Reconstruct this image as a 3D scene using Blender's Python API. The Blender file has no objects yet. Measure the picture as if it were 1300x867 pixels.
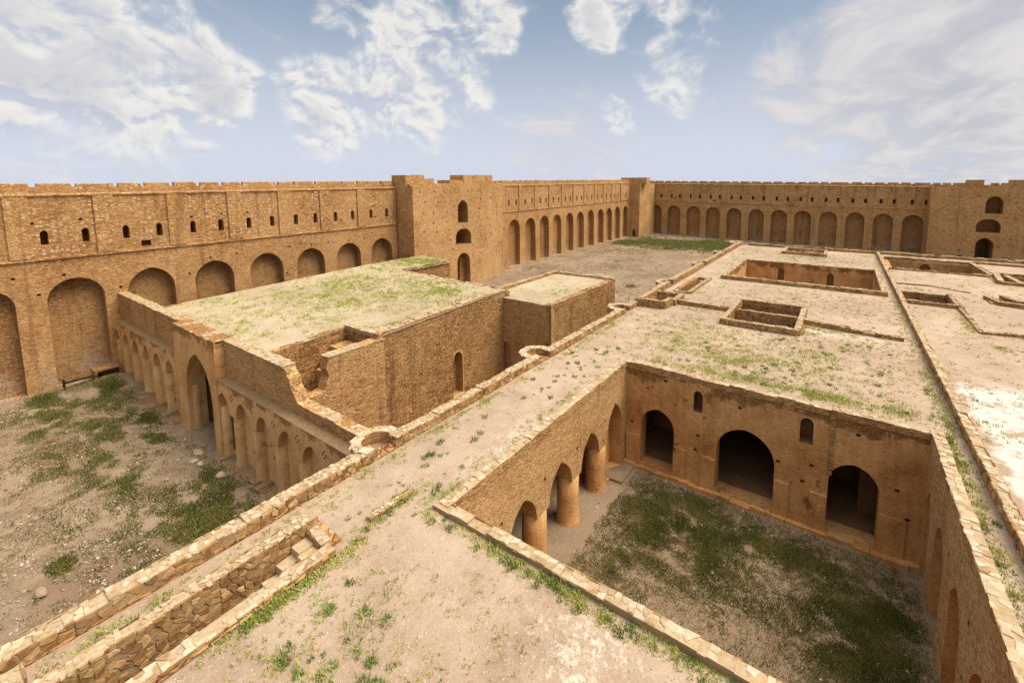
import bpy, math, random
import numpy as np
from mathutils import Vector, Matrix, noise
from mathutils.geometry import delaunay_2d_cdt
random.seed(7); np.random.seed(7)
R = random.uniform
SC = bpy.context.scene
COL = SC.collection

# ------------------------------------------------------------------ materials
MATS = {}
class NT:
    """small helper round a material / world node tree"""
    def __init__(s, tree): s.t = tree; s.n = tree.nodes; s.l = tree.links
    def node(s, typ, **kw):
        n = s.n.new(typ)
        for k, v in kw.items():
            if k.startswith('i_'):
                n.inputs[k[2:].replace('_', ' ')].default_value = v
            else: setattr(n, k, v)
        return n
    def link(s, a, b): s.l.new(a, b)
    def val(s, x, inp):
        if hasattr(x, 'links') or hasattr(x, 'is_linked'): s.link(x, inp)
        else: inp.default_value = x
    def math(s, op, a, b=0.0, c=0.0, clamp=False):
        n = s.n.new('ShaderNodeMath'); n.operation = op; n.use_clamp = clamp
        for i, x in enumerate((a, b, c)): s.val(x, n.inputs[i])
        return n.outputs[0]
    def vmath(s, op, a, b=(0, 0, 0)):
        n = s.n.new('ShaderNodeVectorMath'); n.operation = op
        s.val(a, n.inputs[0]); s.val(b, n.inputs[1])
        return n.outputs['Value'] if op in ('DOT_PRODUCT', 'LENGTH', 'DISTANCE') else n.outputs[0]
    def mix(s, f, a, b, blend='MIX'):
        n = s.n.new('ShaderNodeMix'); n.data_type = 'RGBA'; n.blend_type = blend; n.clamp_factor = True
        s.val(f, n.inputs[0])
        for x, i in ((a, 6), (b, 7)):
            if isinstance(x, tuple): n.inputs[i].default_value = (*x[:3], 1)
            else: s.link(x, n.inputs[i])
        return n.outputs[2]
    def ramp(s, f, stops, interp='LINEAR'):
        n = s.n.new('ShaderNodeValToRGB'); n.color_ramp.interpolation = interp
        e = n.color_ramp.elements
        while len(e) < len(stops): e.new(0.5)
        for k, (p, c) in zip(e, stops):
            k.position = p; k.color = (*c, 1) if len(c) == 3 else c
        s.link(f, n.inputs[0]); return n.outputs[0]
    def rng(s, x, a, b, c=0.0, d=1.0, smooth=True):
        n = s.n.new('ShaderNodeMapRange'); n.interpolation_type = 'SMOOTHSTEP' if smooth else 'LINEAR'
        s.val(x, n.inputs[0])
        for i, v in enumerate((a, b, c, d)): n.inputs[i + 1].default_value = v
        return n.outputs[0]
    def noise(s, vec, scale, detail=4, rough=.55, dist=0.0):
        n = s.node('ShaderNodeTexNoise'); n.inputs['Scale'].default_value = scale
        n.inputs['Detail'].default_value = detail; n.inputs['Roughness'].default_value = rough
        n.inputs['Distortion'].default_value = dist
        s.link(vec, n.inputs['Vector']); return n.outputs[0]
    def voro(s, vec, scale, feature='F1', rand=.88):
        n = s.node('ShaderNodeTexVoronoi'); n.feature = feature
        n.inputs['Scale'].default_value = scale; n.inputs['Randomness'].default_value = rand
        s.link(vec, n.inputs['Vector']); return n
    def scaled(s, vec, k):
        return s.vmath('MULTIPLY', vec, k)

def new_mat(name, rough=.95):
    m = bpy.data.materials.new(name); m.use_nodes = True
    t = NT(m.node_tree); b = m.node_tree.nodes['Principled BSDF']
    b.inputs['Roughness'].default_value = rough
    b.inputs['Specular IOR Level'].default_value = .15
    pos = t.node('ShaderNodeNewGeometry').outputs['Position']
    MATS[name] = m
    return m, t, b, pos
def finish(t, b, col, h=None, dist=.03, strength=.8):
    t.link(col, b.inputs['Base Color'])
    if h is not None:
        bp = t.node('ShaderNodeBump'); bp.inputs['Distance'].default_value = dist
        bp.inputs['Strength'].default_value = strength
        t.link(h, bp.inputs['Height']); t.link(bp.outputs[0], b.inputs['Normal'])

def masonry(name, lo, mid, hi, pale, cell=.34, flat=1.9, course=1.0, pale_amt=.5, pale_top=None, salt=0.0, dark=.5, bump=.06):
    """coursed rubble / brick: flattened cells, pale stones, horizontal courses, stains"""
    m, t, b, pos = new_mat(name)
    wob = t.noise(pos, .9, 2)
    p = t.vmath('ADD', pos, t.scaled(t.node('ShaderNodeCombineXYZ').outputs[0], (0, 0, 0)))
    q = t.scaled(pos, (1 / cell, 1 / cell, flat / cell))
    v1 = t.voro(q, 1.0); v2 = t.voro(q, 1.0, 'DISTANCE_TO_EDGE')
    r1 = t.node('ShaderNodeSeparateColor'); t.link(v1.outputs['Color'], r1.inputs[0])
    big = t.noise(pos, .23, 5, .6); fine = t.noise(pos, 7.0, 4, .65)
    strat = t.noise(t.scaled(pos, (.8, .8, 2.4 / cell)), 1.0, 5, .68)
    f = t.math('ADD', t.math('MULTIPLY', r1.outputs[0], .42), t.math('ADD', t.math('MULTIPLY', big, .62), t.math('MULTIPLY', strat, .35 * course)))
    f = t.math('ADD', f, t.math('MULTIPLY', t.math('SUBTRACT', fine, .5), .35))
    rep = t.voro(t.vmath('ADD', t.scaled(pos, (.33, .33, .45)), t.scaled(t.node('ShaderNodeTexNoise', i_Scale=1.3).outputs[1], (.0, .0, .0))), 1.0)
    rc = t.node('ShaderNodeSeparateColor'); t.link(rep.outputs['Color'], rc.inputs[0])
    f = t.math('ADD', f, t.math('MULTIPLY', t.math('SUBTRACT', rc.outputs[0], .5), .10))
    c = t.ramp(f, [(.42, lo), (.665, mid), (.92, hi)])
    # pale stones, more of them where the height mask says so
    amt = t.rng(t.noise(pos, .35, 3), .3, .7, 0.0, 1.0)
    if pale_top:
        z = t.node('ShaderNodeSeparateXYZ'); t.link(pos, z.inputs[0])
        zz = t.math('ADD', z.outputs[2], t.math('MULTIPLY', wob, 1.6))
        hm = t.rng(zz, pale_top - .8, pale_top + 1.6)
        amt = t.math('MULTIPLY', t.math('ADD', amt, .25), t.math('ADD', t.math('MULTIPLY', hm, .85), .15))
    big_cells = t.voro(t.scaled(pos, (3.1, 3.1, 4.3)), 1.0)
    bc = t.node('ShaderNodeSeparateColor'); t.link(big_cells.outputs['Color'], bc.inputs[0])
    near = t.rng(big_cells.outputs['Distance'], .46, .30)
    pick = t.rng(bc.outputs[1], 1 - .85 * pale_amt, 1 - .62 * pale_amt)
    pm = t.math('MULTIPLY', t.math('MULTIPLY', near, pick), amt, clamp=True)
    c = t.mix(t.math('MULTIPLY', pm, .78), c, t.mix(t.math('MULTIPLY', bc.outputs[2], .45), pale, mid))
    # joints and small dark gaps
    joint = t.rng(v2.outputs['Distance'], .10, .02)
    jm = t.math('MULTIPLY', joint, t.rng(t.noise(pos, 1.3, 3), .35, .65))
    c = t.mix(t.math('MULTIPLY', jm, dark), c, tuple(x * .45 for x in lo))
    # old water stains
    st = t.noise(t.scaled(pos, (1.1, 1.1, .09)), 1.0, 4, .6)
    c = t.mix(t.rng(st, .54, .72, 0, .5), c, tuple(x * .6 for x in lo))
    if salt:
        z = t.node('ShaderNodeSeparateXYZ'); t.link(pos, z.inputs[0])
        sm = t.math('MULTIPLY', t.rng(z.outputs[2], 3.4, .8), t.rng(t.math('ADD', t.math('MULTIPLY', strat, .5), t.math('MULTIPLY', t.noise(pos, .5, 4), .5)), .47, .53))
        sm = t.math('MULTIPLY', sm, t.rng(fine, .40, .56))
        c = t.mix(t.math('MULTIPLY', sm, salt), c, (.56, .45, .33))
    h = t.math('ADD', t.math('MULTIPLY', t.rng(v2.outputs['Distance'], 0, .18), .8), t.math('ADD', t.math('MULTIPLY', fine, .5), t.math('MULTIPLY', strat, .6 * course)))
    h = t.math('ADD', h, t.math('MULTIPLY', r1.outputs[1], .6))
    finish(t, b, c, h, bump, 1.0)
    return m

masonry('fortress_masonry', (0.294, 0.136, 0.047), (0.490, 0.258, 0.096), (0.617, 0.356, 0.153), (0.843, 0.657, 0.411), .20, 2.2, 1.2, .75, 11.0, .75, .22, .045)
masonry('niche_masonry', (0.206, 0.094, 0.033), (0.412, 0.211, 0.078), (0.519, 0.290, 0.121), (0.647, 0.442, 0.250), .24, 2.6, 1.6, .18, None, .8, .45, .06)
masonry('tower_masonry', (0.323, 0.155, 0.056), (0.559, 0.311, 0.124), (0.657, 0.403, 0.182), (0.784, 0.583, 0.339), .20, 1.8, .9, .6, None, .5, .3, .045)
masonry('south_masonry', (0.304, 0.145, 0.053), (0.529, 0.286, 0.111), (0.627, 0.376, 0.166), (0.725, 0.517, 0.294), .30, 2.4, 1.2, .35, 11.0, .3, .3)
masonry('hall_masonry', (0.167, 0.068, 0.022), (0.363, 0.175, 0.061), (0.568, 0.314, 0.130), (0.706, 0.469, 0.250), .30, 3.6, 1.7, .25, None, 0, .85, .09)
masonry('hall_masonry_pale', (0.274, 0.122, 0.040), (0.510, 0.272, 0.106), (0.627, 0.371, 0.160), (0.725, 0.506, 0.277), .28, 3.8, 1.3, .2, None, 0, .5, .05)

masonry('court_brick', (0.392, 0.197, 0.073), (0.568, 0.324, 0.134), (0.666, 0.422, 0.201), (0.725, 0.526, 0.303), .17, 2.4, .9, .25, None, 0, .3, .035)
def plaster(name, lo, mid, hi, bare, top_z, brickness=.25):
    """old mud plaster with drips, a bare ragged band near the top and scuffs near the floor"""
    m, t, b, pos = new_mat(name)
    z = t.node('ShaderNodeSeparateXYZ'); t.link(pos, z.inputs[0])
    big = t.noise(pos, .55, 6, .62); fine = t.noise(pos, 9, 5, .7)
    drip = t.noise(t.scaled(pos, (2.4, 2.4, .22)), 1.0, 4, .6)
    f = t.math('ADD', t.math('MULTIPLY', big, .6), t.math('ADD', t.math('MULTIPLY', drip, .25), t.math('MULTIPLY', fine, .38)))
    c = t.ramp(f, [(.47, lo), (.605, mid), (.76, hi)])
    q = t.scaled(pos, (6.5, 6.5, 17)); v = t.voro(q, 1.0); ve = t.voro(q, 1.0, 'DISTANCE_TO_EDGE')
    vr = t.node('ShaderNodeSeparateColor'); t.link(v.outputs['Color'], vr.inputs[0])
    bm = t.rng(t.math('ADD', t.noise(pos, .8, 5, .65), t.rng(z.outputs[2], top_z - 1.3, top_z - .1, 0, .24)), .60, .72)
    bcol = t.mix(vr.outputs[0], bare, tuple(min(1, x * 1.9) for x in bare))
    bcol = t.mix(t.rng(ve.outputs['Distance'], .1, .02, 0, .4), bcol, tuple(x * .4 for x in bare))
    c = t.mix(t.math('MULTIPLY', bm, .8), c, bcol)
    c = t.mix(t.math('MULTIPLY', t.rng(vr.outputs[1], .4, .9), brickness), c, lo)
    # scaling-off patches with a pale rim, and rain streaks
    sc = t.noise(pos, 1.7, 6, .7)
    c = t.mix(t.rng(sc, .63, .68, 0, .5), c, hi)
    c = t.mix(t.rng(drip, .60, .78, 0, .45), c, tuple(x * .55 for x in lo))
    c = t.mix(t.rng(t.noise(pos, 2.7, 6, .72, .4), .54, .70, 0, .5), c, tuple(x * .72 for x in lo))
    c = t.mix(t.rng(t.noise(t.scaled(pos, (3.5, 3.5, .5)), 1.0, 5, .7), .57, .75, 0, .4), c, tuple(min(1, x * 1.12) for x in hi))
    h = t.math('ADD', t.math('MULTIPLY', big, .9), t.math('ADD', t.math('MULTIPLY', fine, .35), t.math('MULTIPLY', t.math('MULTIPLY', bm, t.rng(ve.outputs['Distance'], 0, .2)), -.8)))
    h = t.math('ADD', h, t.math('MULTIPLY', sc, .5))
    finish(t, b, c, h, .085, 1.0)
plaster('court_plaster', (0.333, 0.150, 0.047), (0.549, 0.286, 0.106), (0.666, 0.395, 0.169), (0.265, 0.118, 0.040), 6.3)
plaster('court_brick_plaster', (0.412, 0.216, 0.085), (0.588, 0.338, 0.147), (0.686, 0.442, 0.223), (0.323, 0.155, 0.058), 6.4, .55)
plaster('facade_plaster', (0.412, 0.211, 0.076), (0.588, 0.338, 0.141), (0.686, 0.442, 0.214), (0.323, 0.155, 0.058), 5.3)
plaster('portal_plaster', (0.392, 0.197, 0.071), (0.568, 0.319, 0.130), (0.666, 0.422, 0.196), (0.323, 0.155, 0.058), 7.6)
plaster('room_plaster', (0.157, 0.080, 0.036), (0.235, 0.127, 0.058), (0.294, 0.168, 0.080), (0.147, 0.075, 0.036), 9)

def stone(name, stops, mortar, bump=.03):
    """single stones: every face of the mesh carries its own 'tint'"""
    m, t, b, pos = new_mat(name)
    a = t.node('ShaderNodeAttribute'); a.attribute_name = 'tint'
    f = t.noise(pos, 6, 5, .65); g = t.noise(pos, 1.1, 4)
    k = t.math('ADD', t.math('MULTIPLY', a.outputs['Fac'], .75), t.math('ADD', t.math('MULTIPLY', t.math('SUBTRACT', f, .5), .9), .1))
    c = t.ramp(k, stops)
    c = t.mix(t.rng(t.noise(pos, 2.6, 6, .7), .47, .66, 0, .75), c, mortar)
    lich = t.noise(pos, 4.3, 4, .7)
    c = t.mix(t.rng(lich, .66, .74, 0, .45), c, (.42, .33, .10))
    c = t.mix(t.rng(t.noise(pos, 15, 3, .7), .62, .72, 0, .55), c, tuple(x * .35 for x in mortar))
    finish(t, b, c, t.math('ADD', f, t.math('MULTIPLY', t.noise(pos, 22, 3), .5)), bump, .9)
stone('coping_stone', [(.05, (.28, .17, .08)), (.3, (.42, .285, .15)), (.55, (.53, .40, .25)), (.8, (.64, .52, .36)), (.92, (.50, .33, .13))], (.48, .37, .25))
stone('rubble_stone', [(.05, (.19, .09, .03)), (.4, (.36, .195, .075)), (.7, (.50, .31, .135)), (.95, (.62, .45, .25))], (.30, .19, .10))
stone('mortar', [(.0, (.26, .16, .08)), (1, (.40, .27, .145))], (.28, .18, .095))
stone('field_stone', [(.05, (.30, .20, .12)), (.5, (.45, .34, .23)), (.95, (.70, .62, .50))], (.42, .32, .22), .02)

stone('weathered_ledge', [(.0, (.15, .09, .045)), (.6, (.27, .17, .085)), (1, (.40, .27, .14))], (.18, .115, .06))
def earth(name, sand, dark, pale, white, roof=False):
    m, t, b, pos = new_mat(name, 1.0)
    n1 = t.noise(pos, .12, 6, .6); n2 = t.noise(pos, .9, 6, .65); n3 = t.noise(pos, 11, 4, .7)
    f = t.math('ADD', t.math('MULTIPLY', n1, .5), t.math('ADD', t.math('MULTIPLY', n2, .4), t.math('MULTIPLY', n3, .25)))
    c = t.ramp(f, [(.42, dark), (.565, sand), (.70, pale)])
    sp = t.voro(pos, 9.0); spc = t.node('ShaderNodeSeparateColor'); t.link(sp.outputs['Color'], spc.inputs[0])
    peb = t.math('MULTIPLY', t.rng(sp.outputs['Distance'], .34, .22), t.rng(spc.outputs[0], .78, .86))
    c = t.mix(t.math('MULTIPLY', peb, .8), c, t.mix(spc.outputs[1], white, dark))
    sp2 = t.voro(pos, 24.0); s2 = t.node('ShaderNodeSeparateColor'); t.link(sp2.outputs['Color'], s2.inputs[0])
    c = t.mix(t.math('MULTIPLY', t.rng(s2.outputs[0], .55, .95), .28), c, t.mix(s2.outputs[1], white, dark))
    xyz = t.node('ShaderNodeSeparateXYZ'); t.link(pos, xyz.inputs[0]); X, Y = xyz.outputs[0], xyz.outputs[1]
    wn = t.math('ADD', t.math('MULTIPLY', n2, .6), t.math('MULTIPLY', n3, .4))
    def blob(cx, cy, rx, ry):
        dx = t.math('DIVIDE', t.math('SUBTRACT', X, cx), rx); dy = t.math('DIVIDE', t.math('SUBTRACT', Y, cy), ry)
        return t.rng(t.math('ADD', t.math('POWER', dx, 2.0), t.math('POWER', dy, 2.0)), 1.0, .1)
    if roof:
        # worn gypsum screed: the big patch right of the long wall, scraps elsewhere
        wob = t.math('ADD', X, t.math('MULTIPLY', t.math('SUBTRACT', n2, .5), 3.0))
        woby = t.math('ADD', Y, t.math('MULTIPLY', t.math('SUBTRACT', n1, .5), 9.0))
        big = t.math('MULTIPLY', t.rng(wob, 5.4, 6.0), t.math('MULTIPLY', t.rng(woby, 17.5, 20.5), t.rng(woby, 33.0, 31.0)))
        brk = t.rng(t.math('ADD', t.math('MULTIPLY', n2, .75), t.math('MULTIPLY', n3, .25)), .41, .52)
        c = t.mix(t.math('MULTIPLY', big, t.math('MULTIPLY', brk, .92)), c, (.60, .56, .49))
        wn2 = t.math('ADD', t.math('MULTIPLY', n2, .4), t.math('MULTIPLY', t.noise(pos, 5.5, 5, .75), .6))
        scr = t.rng(t.math('ADD', t.math('MULTIPLY', wn2, .8), t.math('MULTIPLY', blob(-4.6, 8.0, 3.2, 1.6), .2)), .60, .68)
        c = t.mix(t.math('MULTIPLY', scr, .75), c, white)
        c = t.mix(t.math('MULTIPLY', blob(-.5, 37.5, 4.5, 1.0), t.rng(wn, .40, .55, 0, .6)), c, white)
        c = t.mix(t.math('MULTIPLY', blob(-10.5, 13.5, 1.6, 3.5), t.rng(wn, .46, .58, 0, .6)), c, white)
    else:
        deb = t.math('ADD', blob(-24, 4.0, 7, 3.0), blob(-40, 4.6, 7, 1.6))
        c = t.mix(t.math('MULTIPLY', deb, t.rng(wn, .40, .56, 0, .75)), c, (.17, .095, .055))
        c = t.mix(t.math('MULTIPLY', blob(-33, 4.0, 9, 3.5), t.rng(wn, .45, .58, 0, .6)), c, pale)
        c = t.mix(t.math('MULTIPLY', blob(-3.5, 17, 9, 9), t.rng(n2, .42, .60, 0, .55)), c, (.20, .135, .075))
        c = t.mix(t.math('MULTIPLY', blob(-40, 112, 24, 22), t.rng(n2, .45, .62, 0, .6)), c, (.17, .10, .055))
    h = t.math('ADD', t.math('MULTIPLY', n2, .6), t.math('ADD', t.math('MULTIPLY', n3, .5), t.math('MULTIPLY', peb, .7)))
    finish(t, b, c, h, .045, .8)
earth('roof_earth', (.41, .29, .198), (.29, .195, .126), (.50, .375, .265), (.64, .55, .44), True)
earth('hall_roof_earth', (.43, .33, .21), (.31, .225, .13), (.52, .41, .275), (.66, .58, .47), True)
earth('ground_earth', (.25, .172, .106), (.145, .094, .054), (.36, .262, .172), (.52, .43, .335))

def leaf(name, a, bcol, c_):
    m, t, b, pos = new_mat(name, .8)
    at = t.node('ShaderNodeAttribute'); at.attribute_name = 'tint'
    t.link(t.ramp(at.outputs['Fac'], [(.0, a), (.5, bcol), (1, c_)]), b.inputs['Base Color'])
    b.inputs['Transmission Weight'].default_value = 0
leaf('roof_weed', (.20, .25, .045), (.42, .44, .10), (.62, .54, .20))
leaf('roof_clump', (.06, .11, .02), (.17, .24, .04), (.42, .42, .12))
leaf('dry_weed', (.13, .085, .035), (.22, .16, .07), (.36, .28, .14))
leaf('court_weed', (.075, .08, .016), (.165, .15, .034), (.40, .29, .11))
leaf('yard_weed', (.07, .08, .018), (.155, .15, .034), (.36, .27, .10))
leaf('lawn_weed', (.10, .12, .024), (.19, .20, .05), (.36, .30, .12))

def plain(name, col, rough=.6, metal=0.0):
    m, t, b, pos = new_mat(name, rough)
    n = t.noise(pos, 14, 4)
    c = t.mix(t.math('MULTIPLY', n, .5), col, tuple(x * .5 for x in col))
    finish(t, b, c, n, .01, .4); b.inputs['Metallic'].default_value = metal
plain('dark_iron', (.022, .024, .026), .5, .5)
plain('green_board', (.022, .035, .03), .6)
plain('old_timber', (.09, .055, .03), .85)

# ------------------------------------------------------------------ mesh helpers
class MB:
    def __init__(s): s.v = []; s.f = []; s.m = []; s.t = []
    def add(s, verts, faces, mat=0, tint=.5):
        o = len(s.v); s.v += [tuple(p) for p in verts]
        for f in faces:
            s.f.append(tuple(o + i for i in f)); s.m.append(mat); s.t.append(tint)
    def quad(s, a, b, c, d, mat=0, tint=.5): s.add([a, b, c, d], [(0, 1, 2, 3)], mat, tint)
    def box(s, x0, x1, y0, y1, z0, z1, mat=0, tint=.5, j=0.0, bottom=False):
        P = [(x + R(-j, j), y + R(-j, j), z + R(-j, j)) for z in (z0, z1) for y in (y0, y1) for x in (x0, x1)]
        F = [(4, 5, 7, 6), (0, 1, 5, 4), (2, 6, 7, 3), (0, 4, 6, 2), (1, 3, 7, 5)]
        if bottom: F.append((0, 2, 3, 1))
        s.add(P, F, mat, tint)
    def build(s, name, mats, parent=None, smooth=False):
        me = bpy.data.meshes.new(name); me.from_pydata(s.v, [], s.f)
        for k in mats: me.materials.append(MATS[k])
        me.polygons.foreach_set('material_index', s.m)
        a = me.attributes.new('tint', 'FLOAT', 'FACE'); a.data.foreach_set('value', s.t)
        if smooth: me.polygons.foreach_set('use_smooth', [True] * len(s.f))
        me.update()
        o = bpy.data.objects.new(name, me); COL.objects.link(o)
        if parent:
            o.parent = parent
            o.matrix_parent_inverse = Matrix.Translation(-wloc(parent))
        return o
def wloc(o):
    """world position of an unrotated object from its own and its parents' locations"""
    p = Vector(o.location)
    if o.parent: p = p + wloc(o.parent) + o.matrix_parent_inverse.to_translation()
    return p
def tag(o, label=None, cat=None, group=None, kind=None):
    if label: o['label'] = label
    if cat: o['category'] = cat
    if group: o['group'] = group
    if kind: o['kind'] = kind
    return o
def thing(name, loc, label, cat, group=None):
    o = bpy.data.objects.new(name, None); COL.objects.link(o); o.location = loc
    o.empty_display_size = .5
    return tag(o, label, cat, group, 'thing')
def inside(px, pz, poly):
    c = False; n = len(poly); j = n - 1
    for i in range(n):
        xi, zi = poly[i]; xj, zj = poly[j]
        if (zi > pz) != (zj > pz) and px < (xj - xi) * (pz - zi) / (zj - zi) + xi: c = not c
        j = i
    return c
def subdiv(poly, step):
    out = []
    for i in range(len(poly)):
        a, b = poly[i], poly[(i + 1) % len(poly)]
        n = max(1, int(math.hypot(b[0] - a[0], b[1] - a[1]) / step))
        out += [(a[0] + (b[0] - a[0]) * k / n, a[1] + (b[1] - a[1]) * k / n) for k in range(n)]
    return out
def sheet(mb, P, outline, holes, step, mat=0, jit=.3):
    """triangulated sheet with holes; P maps (s, t) to a world point"""
    vs = []; es = []
    polys = [subdiv(outline, step)] + [list(h) for h in holes]
    for pl in polys:
        o = len(vs); vs += [Vector(p) for p in pl]; n = len(pl)
        es += [(o + i, o + (i + 1) % n) for i in range(n)]
    bb = [(min(p[0] for p in h), max(p[0] for p in h), min(p[1] for p in h), max(p[1] for p in h), h) for h in polys[1:]]
    xs = [p[0] for p in outline]; zs = [p[1] for p in outline]
    x = min(xs) + step / 2
    while x < max(xs):
        z = min(zs) + step / 2
        while z < max(zs):
            px, pz = x + R(-jit, jit) * step, z + R(-jit, jit) * step
            if inside(px, pz, outline): vs.append(Vector((px, pz)))
            z += step
        x += step
    v, e, f, *_ = delaunay_2d_cdt(vs, es, [], 0, 1e-5)
    keep = []
    for t in f:
        cx = sum(v[i][0] for i in t) / len(t); cz = sum(v[i][1] for i in t) / len(t)
        if not inside(cx, cz, polys[0]): continue
        if any(a < cx < b and c < cz < d and inside(cx, cz, h) for a, b, c, d, h in bb): continue
        keep.append(tuple(t))
    mb.add([P(p[0], p[1]) for p in v], keep, mat)
def arch(cx, w, z0, spring, apex, n=7, jit=.0):
    """pointed arch outline, counter-clockwise from the bottom left"""
    h = w / 2; r = max(apex - spring, .02)
    pts = [(cx - h, z0), (cx + h, z0)]
    if r >= h * .98:
        Rr = (r * r + h * h) / (2 * h); th = math.asin(min(1, r / Rr))
        arc = [(cx + h - Rr + Rr * math.cos(th * k / n), spring + Rr * math.sin(th * k / n)) for k in range(n + 1)]
    else:
        arc = [(cx + h * math.cos(math.pi / 2 * k / n), spring + r * math.sin(math.pi / 2 * k / n)) for k in range(n + 1)]
    pts += arc
    pts += [(2 * cx - a, b) for a, b in reversed(arc[:-1])]
    return pts
def rect(s0, s1, z0, z1): return [(s0, z0), (s1, z0), (s1, z1), (s0, z1)]

class Face:
    """a wall's frame: s along the wall, z up, d into the wall"""
    def __init__(s, origin, u, n, shift=lambda q: 0, amp=.04, seed=0):
        s.o = Vector(origin); s.u = Vector(u); s.n = Vector(n); s.sh = shift; s.a = amp; s.seed = seed
    def P(s, q, z, d=0.0):
        k = noise.noise(Vector((q * .45 + s.seed, z * .45, d * .3))) * s.a + noise.noise(Vector((q * 1.9, z * 1.9, s.seed))) * s.a * .45
        p = s.o + s.u * q - s.n * (d - k)
        return (p.x, p.y, s.o.z + z + s.sh(q))
def lining(mb, F, poly, depth, mat=0, back=True, backmat=None, d0=0.0, floor=True):
    n = len(poly)
    for i in range(n):
        if not floor and i == 0: continue
        a, b = poly[i], poly[(i + 1) % n]
        mb.quad(F.P(*a, d0), F.P(*b, d0), F.P(*b, depth), F.P(*a, depth), mat)
    if back:
        mb.add([F.P(*p, depth) for p in poly], [tuple(range(n))], mat if backmat is None else backmat)
def wall(name, F, outline, openings, thick, mats, parent, step=.8, rag=0.0, back=True):
    """a masonry wall: front with openings, linings, top, ends and back; openings = (poly, depth, partname or None, mats)"""
    ol = []
    for (a, b) in outline: ol.append((a, b))
    if rag:
        top = max(p[1] for p in ol); fine = subdiv(ol, .35)
        ol = [(a, b + (R(-rag, rag * .3) if b > top - 1.2 else 0)) for a, b in fine]
    mb = MB()
    sheet(mb, lambda a, b: F.P(a, b), ol, [o[0] for o in openings], step)
    for poly, depth, part, *_ in openings:
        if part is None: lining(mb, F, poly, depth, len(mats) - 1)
    so = subdiv(ol, step); n = len(so)
    for i in range(n):
        a, b = so[i], so[(i + 1) % n]
        mb.quad(F.P(*a), F.P(*b), F.P(*b, thick), F.P(*a, thick))
    if back: sheet(mb, lambda a, b: F.P(a, b, thick), ol, [o[0] for o in openings if o[1] >= thick], max(2.0, step))
    w = mb.build(name, mats, parent)
    for poly, depth, part, *mm in openings:
        if part:
            k = MB(); lining(k, F, poly, depth, 0, depth < thick); k.build(part, mm[0] if mm else mats, w if parent else None)
    return w

def stone_on(mb, o, u, v, n, w, h, out, mat, tint, j):
    """one chamfered stone on a surface: o = corner, u/v directions, n outward"""
    e = min(w, h) * R(.10, .22)
    base = [(R(0, j), R(0, j)), (w - R(0, j), R(0, j)), (w - R(0, j), h - R(0, j)), (R(0, j), h - R(0, j))]
    lo = [o + u * a + v * b - n * .03 for a, b in base]
    cx, cy = w / 2, h / 2
    hi = [o + u * (a + (e if a < cx else -e)) + v * (b + (e if b < cy else -e)) + n * (out + R(-.012, .012)) for a, b in base]
    mid = [o + u * (a + (e if a < cx else -e) * .25) + v * (b + (e if b < cy else -e) * .25) + n * out * .6 for a, b in base]
    F = [(8, 9, 10, 11)]
    for r in (0, 4):
        F += [(r + i, r + (i + 1) % 4, r + 4 + (i + 1) % 4, r + 4 + i) for i in range(4)]
    mb.add(lo + mid + hi, F, mat, tint)
def cells(L, H, size, flat=.5, jit=.3):
    """irregular stone outlines filling an L x H rectangle"""
    nr = max(1, round(H / (size * flat))); rh = H / nr; pts = []
    for r in range(nr):
        nc = max(1, round(L / (size * R(.8, 1.25)))); cw = L / nc; off = R(-.3, .3) * cw
        for c in range(nc): pts.append(((c + .5) * cw + off * .5 + R(-jit, jit) * cw, (r + .5) * rh + R(-jit, jit) * rh * .45))
    out = []
    for i, p in enumerate(pts):
        poly = [(0, 0), (L, 0), (L, H), (0, H)]
        for k, q in enumerate(pts):
            if k == i or abs(q[0] - p[0]) > 3.2 * size or len(poly) < 3: continue
            mx, my = (p[0] + q[0]) / 2, (p[1] + q[1]) / 2; nx, ny = q[0] - p[0], q[1] - p[1]
            new = []
            for e in range(len(poly)):
                a, b = poly[e], poly[(e + 1) % len(poly)]
                da = (a[0] - mx) * nx + (a[1] - my) * ny; db = (b[0] - mx) * nx + (b[1] - my) * ny
                if da <= 0: new.append(a)
                if (da < 0) != (db < 0) and da != db:
                    f = da / (da - db); new.append((a[0] + (b[0] - a[0]) * f, a[1] + (b[1] - a[1]) * f))
            poly = new
        if len(poly) >= 3: out.append(poly)
    return out
def stone_poly(mb, poly, o, u, v, n, out, mat, tint, gap=.012, over=0.0):
    k = len(poly); cx = sum(p[0] for p in poly) / k; cy = sum(p[1] for p in poly) / k
    rad = max(.02, min(math.hypot(p[0] - cx, p[1] - cy) for p in poly)); f0 = 1 - min(.35, gap / rad) + over
    ax, ay = R(-.35, .35), R(-.35, .35)
    V = []
    for f, h in ((f0, -.03), (f0 * .985, out * .55), (f0 * R(.78, .88), out)):
        for p in poly:
            a, b = cx + (p[0] - cx) * f, cy + (p[1] - cy) * f
            hh = h if h < 0 else h + ((a - cx) * ax + (b - cy) * ay) * .10 + R(-.004, .004)
            V.append(o + u * (a + R(-.02, .02)) + v * (b + R(-.02, .02)) + n * hh)
    F = [tuple(range(2 * k, 3 * k))]
    for r in (0, k): F += [(r + i, r + (i + 1) % k, r + k + (i + 1) % k, r + k + i) for i in range(k)]
    mb.add(V, F, mat, tint)
def stones_face(mb, o, u, v, n, L, H, size, out=.035, mat=1, skip=.06, lo=.0):
    if L < .06 or H < .06: return
    for poly in cells(L, H, size):
        if R(0, 1) > skip: stone_poly(mb, poly, o, u, v, n, out * R(.1, 1.4), mat, lo + (1 - lo) * R(0, .9) ** 1.5)
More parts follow.
